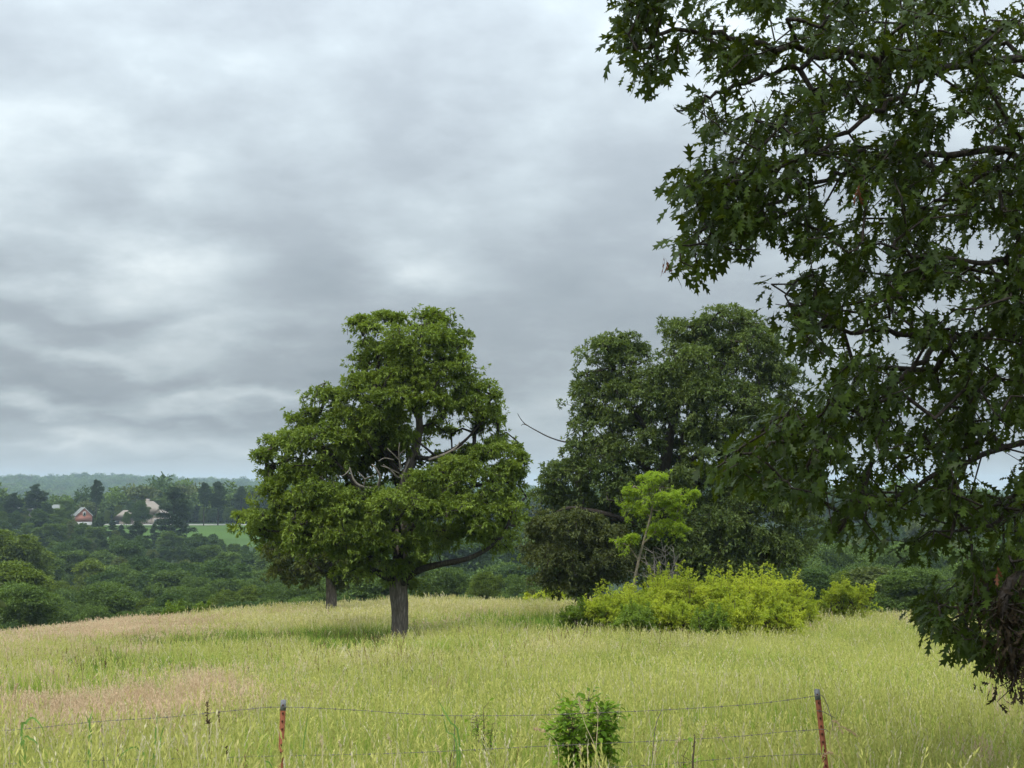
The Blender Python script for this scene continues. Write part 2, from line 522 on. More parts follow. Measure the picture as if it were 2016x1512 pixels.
def build_terrain():
    front = np.linspace(R(-32), R(32), 300)
    back = np.linspace(R(32), R(328), 60)[1:-1]
    th = np.concatenate([front, back])
    rr = np.concatenate([[0.6], np.linspace(2, 130, 110), np.linspace(133, 620, 90), np.linspace(625, 1000, 80), np.geomspace(1010, 8000, 110)])
    Rg, Tg = np.meshgrid(rr, th, indexing='ij')
    X, Y = Rg * np.sin(Tg), Rg * np.cos(Tg)
    Z = ground(X, Y)
    nr, nt_ = X.shape
    V = np.stack([X, Y, Z], -1).reshape(-1, 3)
    i = np.arange(nr - 1)[:, None] * nt_; j = np.arange(nt_)[None]; k = (j + 1) % nt_
    Fq = np.stack([i + j, i + nt_ + j, i + nt_ + k, i + k], -1).reshape(-1, 4)
    a = Acc(); a.add(V, Fq)
    a.b[0] = (a.b[0][0], a.b[0][1][:, ::-1])
    c0 = len(V)
    V0 = np.vstack([[0, 0, float(ground(0, 0))]])
    a.add(V0, np.zeros((0, 3), int)) if False else None
    me = a.mesh('ground', [])
    x, y, r = V[:, 0], V[:, 1], np.hypot(V[:, 0], V[:, 1])
    near = 1 - sm(118, 140, r)
    cn = np.array([0.085, 0.085, 0.030]) * (0.75 + 0.5 * vnoise(x, y, 1.7, 1))[:, None] + np.array([0.07, 0.045, 0.02]) * vnoise(x, y, 8, 2)[:, None]
    cf = np.array([0.022, 0.036, 0.012]) * (0.6 + 0.8 * vnoise(x, y, 9, 3))[:, None]
    col = cn * near[:, None] + cf * (1 - near)[:, None]
    for msk, cc in ((lawn_mask(x, y), (0.055, 0.100, 0.020)), (pasture_mask(x, y), (0.11, 0.17, 0.06)), (valley_clearing(x, y), (0.22, 0.24, 0.08))):
        c2 = np.array(cc) * (0.85 + 0.3 * vnoise(x, y, 14, 5))[:, None]
        col = col * (1 - msk[:, None]) + c2 * msk[:, None]
    at_ = me.color_attributes.new('soil', 'FLOAT_COLOR', 'POINT')
    at_.data.foreach_set('color', np.c_[col, np.ones(len(col))].astype(np.float32).ravel())
    m, nt, out = material('ground_cover')
    ca = nt.nodes.new('ShaderNodeAttribute'); ca.attribute_name = 'soil'
    tc = nt.nodes.new('ShaderNodeTexCoord')
    nz = N(nt, 'ShaderNodeTexNoise', Scale=1.5, Detail=10.0, Roughness=0.7)
    nt.links.new(tc.outputs['Object'], nz.inputs['Vector'])
    f = math_node(nt, 'MULTIPLY_ADD', nz.outputs[0], 1.6, 0.2)
    cb = nt.nodes.new('ShaderNodeVectorMath'); cb.operation = 'SCALE'
    nt.links.new(ca.outputs['Color'], cb.inputs[0]); nt.links.new(f, cb.inputs['Scale'])
    p = nt.nodes.new('ShaderNodeBsdfPrincipled')
    p.inputs['Roughness'].default_value = 0.95; p.inputs['Specular IOR Level'].default_value = 0.1
    nt.links.new(cb.outputs[0], p.inputs['Base Color']); nt.links.new(p.outputs[0], out.inputs[0])
    me.materials.append(m)
    for pl in (0,):
        me.polygons.foreach_set('use_smooth', np.ones(len(me.polygons), bool))
    o = bpy.data.objects.new('ground', me)
    COL.objects.link(o)
    o['kind'] = 'structure'
    o['label'] = 'rolling ground with a meadow knoll, wooded valley, mown lawn and far ridge'


build_terrain()

# ------------------------------------------------------------------ geometry-node scatter for the uncountable


def scatter(name, templates, P, rot, scl, idx, label):
    me = bpy.data.meshes.new(name)
    me.vertices.add(len(P)); me.vertices.foreach_set('co', P.astype(np.float32).ravel())
    for nm, ty, key, arr in (('rot', 'FLOAT_VECTOR', 'vector', rot), ('scl', 'FLOAT_VECTOR', 'vector', scl), ('idx', 'INT', 'value', idx)):
        a = me.attributes.new(nm, ty, 'POINT')
        a.data.foreach_set(key, arr.astype(np.int32 if ty == 'INT' else np.float32).ravel())
    o = bpy.data.objects.new(name, me)
    COL.objects.link(o)
    o['kind'] = 'stuff'; o['label'] = label
    ng = bpy.data.node_groups.new(name, 'GeometryNodeTree')
    ng.interface.new_socket('Geometry', in_out='INPUT', socket_type='NodeSocketGeometry')
    ng.interface.new_socket('Geometry', in_out='OUTPUT', socket_type='NodeSocketGeometry')
    gi = ng.nodes.new('NodeGroupInput'); go = ng.nodes.new('NodeGroupOutput')
    join = ng.nodes.new('GeometryNodeJoinGeometry')
    for t in reversed(templates):          # join keeps the last linked first
        oi = ng.nodes.new('GeometryNodeObjectInfo'); oi.inputs['Object'].default_value = t
        oi.inputs['As Instance'].default_value = True
        ng.links.new(oi.outputs['Geometry'], join.inputs[0])
    iop = ng.nodes.new('GeometryNodeInstanceOnPoints')
    iop.inputs['Pick Instance'].default_value = True

    def attr(nm, ty):
        n = ng.nodes.new('GeometryNodeInputNamedAttribute'); n.data_type = ty; n.inputs['Name'].default_value = nm
        return n.outputs['Attribute']
    e2r = ng.nodes.new('FunctionNodeEulerToRotation')
    ng.links.new(gi.outputs[0], iop.inputs['Points'])
    ng.links.new(join.outputs[0], iop.inputs['Instance'])
    ng.links.new(attr('idx', 'INT'), iop.inputs['Instance Index'])
    ng.links.new(attr('rot', 'FLOAT_VECTOR'), e2r.inputs[0])
    ng.links.new(e2r.outputs[0], iop.inputs['Rotation'])
    ng.links.new(attr('scl', 'FLOAT_VECTOR'), iop.inputs['Scale'])
    ng.links.new(iop.outputs[0], go.inputs[0])
    md = o.modifiers.new('scatter', 'NODES'); md.node_group = ng
    return o


def template(name, acc, mats):
    return bpy.data.objects.new(name, acc.mesh(name, mats))


# ------------------------------------------------------------------ grass
def blades(acc, n, h, w, spread, lean, seg=3, hvar=0.3, curl=0.5):
    """n tapered, leaning, curling strips"""
    bx = rng.normal(0, spread, (n, 2))
    az_ = rng.random(n) * 2 * math.pi
    H = h * (1 + hvar * rng.uniform(-1, 0.5, n))
    L = lean * H * rng.random(n) ** 0.8 + 0.02
    wd = np.stack([-np.sin(az_ + rng.normal(0, .8, n)), np.cos(az_)], -1)
    wd /= np.linalg.norm(wd, axis=1)[:, None]
    V = []
    for s in range(seg + 1):
        t = s / seg
        off = (L * t ** (1 + curl * 2))[:, None] * np.stack([np.cos(az_), np.sin(az_)], -1)
        z = H * (t - 0.12 * t ** 3 * (L / H) * 2)
        c = np.c_[bx + off, z]
        ww = w * (1 - t) ** 0.7 * 0.5 if s < seg else 0
        if s < seg:
            V += [c + np.c_[wd * ww, np.zeros(n)], c - np.c_[wd * ww, np.zeros(n)]]
        else:
            V += [c]
    V = np.stack(V, 1)
    m = V.shape[1]
    b = np.arange(n)[:, None] * m
    q = []
    for s in range(seg - 1):
        q.append(b + np.array([2 * s, 2 * s + 1, 2 * s + 3, 2 * s + 2])[None])
    acc.add(V.reshape(-1, 3), np.concatenate(q))
    base = acc.n - len(V) * m
    t3 = b + np.array([2 * seg - 2, 2 * seg - 1, 2 * seg])[None]
    acc.b.append((np.zeros((0, 3), np.float32), t3 + base))


def stalks(acc_s, acc_h, n, h, w, spread, lean, head=0.14, hw=0.012, open_=0.0):
    for _ in range(n):
        x, y = rng.normal(0, spread, 2)
        a = rng.random() * 6.28; H = h * rng.uniform(0.75, 1.1); L = lean * H * rng.random()
        t = np.linspace(0, 1, 4)[:, None]
        c = np.array([[x, y, 0]]) + np.c_[math.cos(a) * L * t ** 2, math.sin(a) * L * t ** 2, H * t]
        s = rng.random() * 6.28
        wv = np.array([math.cos(s), math.sin(s), 0]) * w / 2
        V = np.stack([c - wv, c + wv], 1).reshape(-1, 3)
        acc_s.add(V, [[2 * i, 2 * i + 1, 2 * i + 3, 2 * i + 2] for i in range(3)])
        # seed head: alternating little spikelets
        T = unit(c[3] - c[2]); top = c[3]
        k = 5 if not open_ else 7
        for i in range(k):
            p = top + T * head * (i / k - 0.5)
            ang = rng.random() * 6.28
            sd_ = np.array([math.cos(ang), math.sin(ang), 0.0])
            tip = p + T * head * 0.30 + sd_ * (hw + open_ * (1 - i / k))
            sw = unit(np.cross(T, sd_)) * hw * 0.55
            mid = (p + tip) / 2
            acc_h.add([p, mid - sw, tip, mid + sw], [[0, 1, 2, 3]])


def grass_mat(name, lo, hi, transl=0.4, tip=None):
    m, nt, out = material(name)
    geo = nt.nodes.new('ShaderNodeNewGeometry'); oi = nt.nodes.new('ShaderNodeObjectInfo')
    nz = N(nt, 'ShaderNodeTexNoise', Scale=0.35, Detail=3.0)
    nt.links.new(geo.outputs['Position'], nz.inputs['Vector'])
    f = math_node(nt, 'ADD', math_node(nt, 'MULTIPLY', geo.outputs['Random Per Island'], 0.6), math_node(nt, 'MULTIPLY', math_node(nt, 'MULTIPLY_ADD', nz.outputs[0], 2.4, -0.7, clamp=True), 0.4))
    base = mix_col(nt, f, lo, hi)
    if tip:
        tc = nt.nodes.new('ShaderNodeTexCoord'); sp = nt.nodes.new('ShaderNodeSeparateXYZ')
        nt.links.new(tc.outputs['Object'], sp.inputs[0])
        base = mix_col(nt, math_node(nt, 'MULTIPLY_ADD', sp.outputs[2], 1.6, -0.5, clamp=True), base, tip)
    p = nt.nodes.new('ShaderNodeBsdfPrincipled')
    p.inputs['Roughness'].default_value = 0.7; p.inputs['Specular IOR Level'].default_value = 0.05
    nt.links.new(base, p.inputs['Base Color'])
    t = nt.nodes.new('ShaderNodeBsdfTranslucent'); nt.links.new(base, t.inputs[0])
    mx = nt.nodes.new('ShaderNodeMixShader'); mx.inputs[0].default_value = transl
    nt.links.new(p.outputs[0], mx.inputs[1]); nt.links.new(t.outputs[0], mx.inputs[2])
    nt.links.new(mx.outputs[0], out.inputs[0])
    return m


GM = {
    'green': grass_mat('grass_green', (0.105, 0.190, 0.018), (0.490, 0.570, 0.110)),
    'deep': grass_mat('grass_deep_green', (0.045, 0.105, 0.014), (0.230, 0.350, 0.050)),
    'tan': grass_mat('grass_straw', (0.28, 0.26, 0.075), (0.78, 0.70, 0.300)),
    'pink': grass_mat('grass_rosy_seed', (0.36, 0.25, 0.140), (0.82, 0.64, 0.440)),
    'brown': grass_mat('grass_brown_seed', (0.10, 0.06, 0.030), (0.28, 0.18, 0.090)),
    'gold': grass_mat('grass_gold_green', (0.25, 0.27, 0.055), (0.66, 0.63, 0.200)),
    'pale': grass_mat('grass_bleached', (0.48, 0.42, 0.240), (0.78, 0.70, 0.460)),
}


def merge(accs):
    """several (Acc, material) into one mesh with material slots"""
    a = Acc(); mats = []; idx = []
    for s, (ac, mt) in enumerate(accs):
        off = a.n
        for V, Fc in ac.b:
            a.b.append((V, Fc + off)); idx += [s] * len(Fc)
        a.n += ac.n
        mats.append(mt)
    return a, mats, idx


def clump_template(name, kinds):
    a, mats, idx = merge(kinds)
    me = a.mesh(name, mats)
    if len(me.polygons) == len(idx):
        me.polygons.foreach_set('material_index', np.array(idx, np.int32))
    return bpy.data.objects.new(name, me)


def make_clumps(detail):
    """returns dict kind -> list of templates; detail near/mid/far"""
    T = {}
    wn = {'near': 0.0105, 'mid': 0.020, 'far': 0.036}[detail]
    nb = {'near': 34, 'mid': 34, 'far': 34}[detail]
    sp = {'near': 0.13, 'mid': 0.22, 'far': 0.42}[detail]
    for kind, base, seed, nst, top in (('green', 'green', 'gold', 3, 0.84), ('deep', 'deep', 'green', 1, 0.66), ('tan', 'green', 'tan', 7, 0.84), ('pink', 'tan', 'pink', 16, 0.74)):
        T[kind] = []
        for v in range(4):
            A, B, C, D = Acc(), Acc(), Acc(), Acc()
            nb_ = int(nb * (0.75 if kind in ('tan', 'pink') else 1.15))
            blades(A, nb_, 0.68, wn, sp, 0.95, curl=0.6, hvar=.5)
            blades(B, {'green': 11, 'deep': 5}.get(kind, 8), 0.62, wn * 0.9, sp, 1.15)
            stalks(C, C, nst, top, wn * 0.42, sp, 0.35, head=0.13, hw=wn * (1.1 if detail == 'near' else 0.8), open_=0.02)
            stalks(D, D, {'green': v % 2, 'deep': 0}.get(kind, 2), top * 1.02, wn * 0.45, sp, 0.5, head=0.10, hw=wn * 0.9)
            W_ = Acc()
            if kind in ('tan', 'deep') and v < 1 and detail != 'far':
                stalks(W_, W_, 1, 0.92, wn * .4, sp, .3, head=.15, hw=wn * .6, open_=.012)
            dry = {'tan': 'pale', 'pink': 'tan', 'green': 'deep', 'deep': 'green'}[kind]
            T[kind].append(clump_template('%s_grass_clump' % kind, [q for q in ((A, GM[base]), (B, GM[dry]), (C, GM[seed]), (D, GM['pale']), (W_, GM['brown'])) if q[0].n]))
    return T


# where each sort of grass grows: (px, py, sx, sy, weight) spots of the hillside
PINK = [(60, 1240, 300, 26, 1.15), (330, 1222, 260, 16, .8), (620, 1205, 200, 10, .35), (150, 1395, 260, 34, 1.15), (420, 1345, 150, 22, .75), (640, 1318, 110, 16, .45), (0, 1290, 90, 20, .6),
        (950, 1345, 160, 14, .3), (1300, 1240, 120, 10, .35), (1500, 1235, 160, 14, .25), (20, 1440, 110, 30, .5)]
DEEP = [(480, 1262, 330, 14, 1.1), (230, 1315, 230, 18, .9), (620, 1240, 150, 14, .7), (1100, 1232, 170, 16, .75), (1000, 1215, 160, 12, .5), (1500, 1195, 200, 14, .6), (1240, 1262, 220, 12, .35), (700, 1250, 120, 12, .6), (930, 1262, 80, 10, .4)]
TAN = [(800, 1200, 420, 16, 1.2), (500, 1225, 300, 12, .7), (700, 1300, 160, 20, .3), (900, 1320, 260, 24, .35), (1450, 1265, 300, 22, .45), (1780, 1225, 160, 16, .6), (1050, 1285, 200, 24, .4), (250, 1450, 240, 26, .3)]
GREEN = [(1100, 1440, 500, 60, .8), (1700, 1400, 350, 60, .8), (700, 1420, 260, 50, .6), (1650, 1290, 260, 36, .7), (1350, 1420, 200, 50, .5), (1300, 1310, 300, 26, .3)]


def wsum(sp, px, py):
    s = 0
    for a, b, c, d, w in sp:
        s = s + w * np.exp(-((px - a) / c) ** 2 - ((py - b) / d) ** 2)
    return s


def plant_grass():
    bands = [('near', 8.2, 27, 27, 1.0), ('mid', 27, 62, 11, 1.0), ('far', 62, 128, 5.0, 1.0)]
    tag_ = {'green': ('meadow_grass', 'tall green meadow grass with straw seed heads'), 'deep': ('lush_grass', 'darker lush grass in the dips of the meadow and below the trees'),
            'tan': ('straw_grass', 'straw coloured ripening grass of the meadow'), 'pink': ('rosy_grass', 'rosy tan seeding grass in drifts on the left of the meadow')}
    store = {k: ([], [], [], []) for k in tag_}
    temps = {k: [] for k in tag_}
    for bi, (det, d0, d1, dens, sc) in enumerate(bands):
        T = make_clumps(det)
        area = 0.5 * (d1 ** 2 - d0 ** 2) * 2 * 0.40
        n = int(area * dens)
        r = np.sqrt(rng.uniform(d0 ** 2, d1 ** 2, n)); u = rng.uniform(-0.42, 0.42, n)
        x, y = r * u, r * np.sqrt(1 - u * u)
        z = ground(x, y)
        px, py = project(np.stack([x, y, z + 0.62], -1))
        nz1, nz2, nz3 = vnoise(x, y, 2.2, 11), vnoise(x, y, 5.0, 12), vnoise(x, y, 0.8, 13)
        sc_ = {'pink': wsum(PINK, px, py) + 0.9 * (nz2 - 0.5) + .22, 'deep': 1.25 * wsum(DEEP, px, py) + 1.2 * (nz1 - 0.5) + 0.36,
               'tan': wsum(TAN, px, py) + 0.8 * (vnoise(x, y, 3.1, 14) - 0.5) + .20, 'green': wsum(GREEN, px, py) + 0.8 * (nz3 - .5) + .80}
        keys = list(sc_)
        S = np.stack([sc_[k] + rng.normal(0, 0.20, n) for k in keys])
        ch = S.argmax(0)
        hs = 0.68 + 0.40 * vnoise(x, y, 3.0, 21) + .25 * vnoise(x, y, .9, 22) + rng.normal(0, .10, n)
        # shorter under the spreading trees
        for (tx, ty, tr) in ((-4.4, 60, 5.0), (8, 80, 5), (7.5, 55, 5)):
            q = np.hypot(x - tx, y - ty) / tr
            hs *= 1 - 0.35 * np.exp(-q * q * 2)
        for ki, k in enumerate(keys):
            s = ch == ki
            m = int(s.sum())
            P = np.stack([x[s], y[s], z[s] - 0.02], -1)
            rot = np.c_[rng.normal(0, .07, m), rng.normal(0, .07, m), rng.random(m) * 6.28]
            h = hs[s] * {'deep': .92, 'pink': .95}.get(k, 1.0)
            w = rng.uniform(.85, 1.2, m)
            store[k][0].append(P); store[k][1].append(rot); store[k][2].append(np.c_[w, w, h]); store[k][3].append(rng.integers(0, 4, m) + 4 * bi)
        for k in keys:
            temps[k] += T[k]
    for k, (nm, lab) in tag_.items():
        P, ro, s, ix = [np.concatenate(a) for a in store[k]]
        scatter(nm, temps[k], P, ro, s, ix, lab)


plant_grass()

# ------------------------------------------------------------------ foliage and branching


def tufts(acc, tips, nrm, k, L, W, droop=0.15, fold=0.25, spread=0.9):
    tips = np.repeat(tips, k, 0); nn = np.repeat(nrm, k, 0)
    n = len(tips)
    d = unit(nn * 0.55 + rng.normal(0, spread * 0.6, (n, 3)) + np.array([0, 0, -droop]))
    side = unit(np.cross(d, unit(rng.normal(0, .45, (n, 3)) + np.array([0, 0, 1.0]))))
    up = np.cross(side, d)
    l = (L * rng.uniform(0.65, 1.25, n))[:, None]; w = (W * rng.uniform(0.7, 1.2, n))[:, None]
    b = tips + rng.normal(0, L * 0.12, (n, 3))
    V = np.stack([b, b + d * l * .5 - side * w / 2 + up * w * fold, b + d * l + np.array([0, 0, -1]) * l * 0.12, b + d * l * .5 + side * w / 2 + up * w * fold], 1)
    acc.add(V.reshape(-1, 3), np.arange(n * 4).reshape(-1, 4))


def lobe_tips(c, rad, nsub, ntip, subr=0.36, flat=0.62, under=0.35):
    """tips on the shells of nsub clumps spread over a lobe"""
    c = np.asarray(c, float); rad = np.asarray(rad, float)
    dv = unit(rng.normal(0, 1, (nsub, 3)))
    dv[:, 2] = np.where((dv[:, 2] < -0.2) & (rng.random(nsub) > under), -dv[:, 2], dv[:, 2])
    sub = c + dv * rad * rng.uniform(0.55, 0.88, (nsub, 1))
    sr = rad.mean() * subr * rng.uniform(0.7, 1.35, nsub)
    per = np.maximum(3, (ntip * sr ** 2 / (sr ** 2).sum()).astype(int))
    i = np.repeat(np.arange(nsub), per)
    e = unit(rng.normal(0, 1, (len(i), 3)))
    e[:, 2] = np.where((e[:, 2] < -0.1) & (rng.random(len(i)) > 0.35), -e[:, 2], e[:, 2])
    p = sub[i] + e * (sr[i] * rng.uniform(0.6, 1.08, len(i)))[:, None] * np.array([1.15, 1.15, flat])
    nr = unit(e + 0.5 * dv[i] + np.array([0, 0, 0.25]))
    return p, nr, sub, sr


def attach(nodes, parent, limb, targets, step, jitter=0.12, sag=0.0):
    """greedy growth: every target is joined to the nearest node of the tree"""
    nodes = [np.asarray(v, float) for v in nodes]; parent = list(parent); limb = list(limb)
    cap = len(nodes) + len(targets) * 6 + 10
    NP = np.zeros((cap, 3)); NP[:len(nodes)] = nodes; n = len(nodes)
    tg = np.asarray(targets, float)
    d0 = np.array([np.min(np.linalg.norm(NP[:n] - t, axis=1)) for t in tg])
    ends = []
    for ti in np.argsort(d0):
        t = tg[ti]
        dd = np.linalg.norm(NP[:n] - t, axis=1)
        j = int(dd.argmin()); L = dd[j]
        m = int(np.clip(round(L / step), 1, 5))
        p0 = NP[j].copy(); prev = j
        for s in range(1, m + 1):
            f = s / m
            q = p0 + (t - p0) * f
            if s < m:
                q = q + rng.normal(0, jitter * L / m, 3) + np.array([0, 0, sag * L * 4 * f * (1 - f)])
            NP[n] = q; parent.append(prev); limb.append(limb[j]); prev = n; n += 1
        ends.append(prev)
    return NP[:n], np.array(parent), np.array(limb)


def edge_tubes(acc, P, parent, rad, sel, sides):
    """independent tapered pieces for the selected edges"""
    sel = np.asarray(sel)
    if len(sel) == 0:
        return
    a, b = P[parent[sel]], P[sel]
    T = unit(b - a)
    ref = np.where(np.abs(T[:, 2:3]) > .8, np.array([[0, 1.0, 0]]), np.array([[0, 0, 1.0]]))
    A = unit(np.cross(T, ref)); B = np.cross(T, A)
    an = np.linspace(0, 2 * math.pi, sides, endpoint=False)
    ring = np.cos(an)[None, :, None] * A[:, None] + np.sin(an)[None, :, None] * B[:, None]
    ra = np.minimum(rad[parent[sel]], rad[sel] * 1.35)[:, None, None]; rb = rad[sel][:, None, None]
    V = np.concatenate([(a - T * rad[sel][:, None] * .4)[:, None] + ring * ra, b[:, None] + ring * rb], 1)
    m = len(sel)
    o = np.arange(m)[:, None, None] * 2 * sides; j = np.arange(sides)[None, :, None]; k = (j + 1) % sides
    Fq = np.concatenate([o + j, o + k, o + sides + k, o + sides + j], 2).reshape(-1, 4)
    acc.add(V.reshape(-1, 3), Fq)


def pipe_radii(parent, n, r_tip, expo=0.42, fixed=None):
    cnt = np.ones(n)
    for i in range(n - 1, 0, -1):
        if parent[i] >= 0:
            cnt[parent[i]] += cnt[i]
    return r_tip * cnt ** expo


def ellipsoids_from_px(lobes, d, depth_scale=1.0, grow=1.2):
    out = []
    for (px, py, rx, ry, dd) in lobes:
        c = at(px, py, d + dd)
        s = (d + dd) / F
        out.append((c, grow * np.array([rx * s, (rx * 0.55 + ry * 0.45) * s * depth_scale, ry * s])))
    return out


def lobe_tree(name, label, cat, base, trunk, lobes, bark, leaf, tips_per_m2=13, k=7, L=0.17, W=0.075, group=None,
              limbs=(), sides=8, rtip=0.009, subd=1.0, twig_frac=0.25, droop=0.12, bark2=None, flat=0.8, dead=None, crown_label=None):
    """trunk: list of (point, radius); limbs: list of (points, r0, r1)"""
    root = empty(name, base, label, cat, group)
    a = Acc()
    tp = smooth_path([p for p, r in trunk], 22)
    trr = np.interp(np.linspace(0, 1, 22), np.linspace(0, 1, len(trunk)), [r for p, r in trunk])
    tube(a, tp, trr, 18, lump=0.05)
    a.obj('trunk', bark, root, smooth=True)
    nodes, par, lim = [], [], []
    for i, p in enumerate(tp):
        nodes.append(p); par.append(i - 1); lim.append(-1)
    lid = 0
    baseR = {}
    for pts, r0, r1 in limbs:
        pp = smooth_path(pts, max(8, 4 * len(pts)))
        j = int(np.argmin([np.linalg.norm(q - pp[0]) for q in nodes]))
        b = Acc()
        tube(b, pp, np.linspace(r0, r1, len(pp)), sides, lump=0.06)
        baseR[lid] = b
        prev = j
        for q in pp[1:]:
            nodes.append(q); par.append(prev); lim.append(lid); prev = len(nodes) - 1
        lid += 1
    nfix = len(nodes)
    crown = Acc(); subs = []; tips_all = []
    for c, rad in lobes:
        area = 4 * math.pi * (np.prod(rad) ** (2 / 3))
        nt_ = int(area * tips_per_m2)
        ns = max(4, int(area * 0.85 * subd))
        p, nr, sub, sr = lobe_tips(c, rad, ns, nt_, flat=flat)
        tufts(crown, p, nr, k, L, W, droop)
        # loose sprays beyond the clumps break the outline
        m_ = max(4, int(ns * .9)); e_ = unit(rng.normal(0, 1, (m_, 3)) + [0, 0, .15])
        sc0 = c + e_ * rad * rng.uniform(.9, 1.28, (m_, 1))
        ps = np.repeat(sc0, 7, 0) + rng.normal(0, .16, (m_ * 7, 3)) - np.repeat(e_ * .12, 7, 0)
        tufts(crown, ps, np.repeat(e_, 7, 0), k, L, W, droop)
        subs.append(sc0)
        subs.append(sub); tips_all.append(p[rng.random(len(p)) < twig_frac])
    subs = np.concatenate(subs); tips = np.concatenate(tips_all)
    # limb ids for directly attached sub clumps: each gets the limb it joins; those joining the trunk start their own
    P, par, lim = attach(nodes, par, lim, subs, 0.8, 0.14)
    for i in range(nfix, len(P)):
        lim[i] = lim[par[i]]
    P, par, lim = attach(P, par, lim, tips, 0.5, 0.15)
    rad = pipe_radii(par, len(P), rtip)
    for i in range(len(P)):
        if i < nfix:
            rad[i] = max(rad[i], 0.02)
    ids = np.arange(len(P))
    free = ids >= nfix
    for l in range(lid):
        edge_tubes(baseR[l], P, par, rad, ids[free & (lim == l)], 5)
        baseR[l].obj('branch', bark2 or bark, root, smooth=True)
    rest = Acc()
    edge_tubes(rest, P, par, rad, ids[free & (lim == -1)], 5)
    if rest.n:
        rest.obj('twigs', bark2 or bark, root, smooth=True, kind='stuff')
    if dead:
        for pts_r in dead:
            dac = Acc()
            for pts, r0, r1 in pts_r:
                pp = smooth_path(pts, 6 * len(pts))
                tube(dac, pp, np.linspace(r0, r1, len(pp)), 6, lump=0.08)
            dac.obj('dead_branch', M['dead_wood'], root, smooth=True, label='bare grey dead branch')
    crown.obj('crown', leaf, root)
    return root


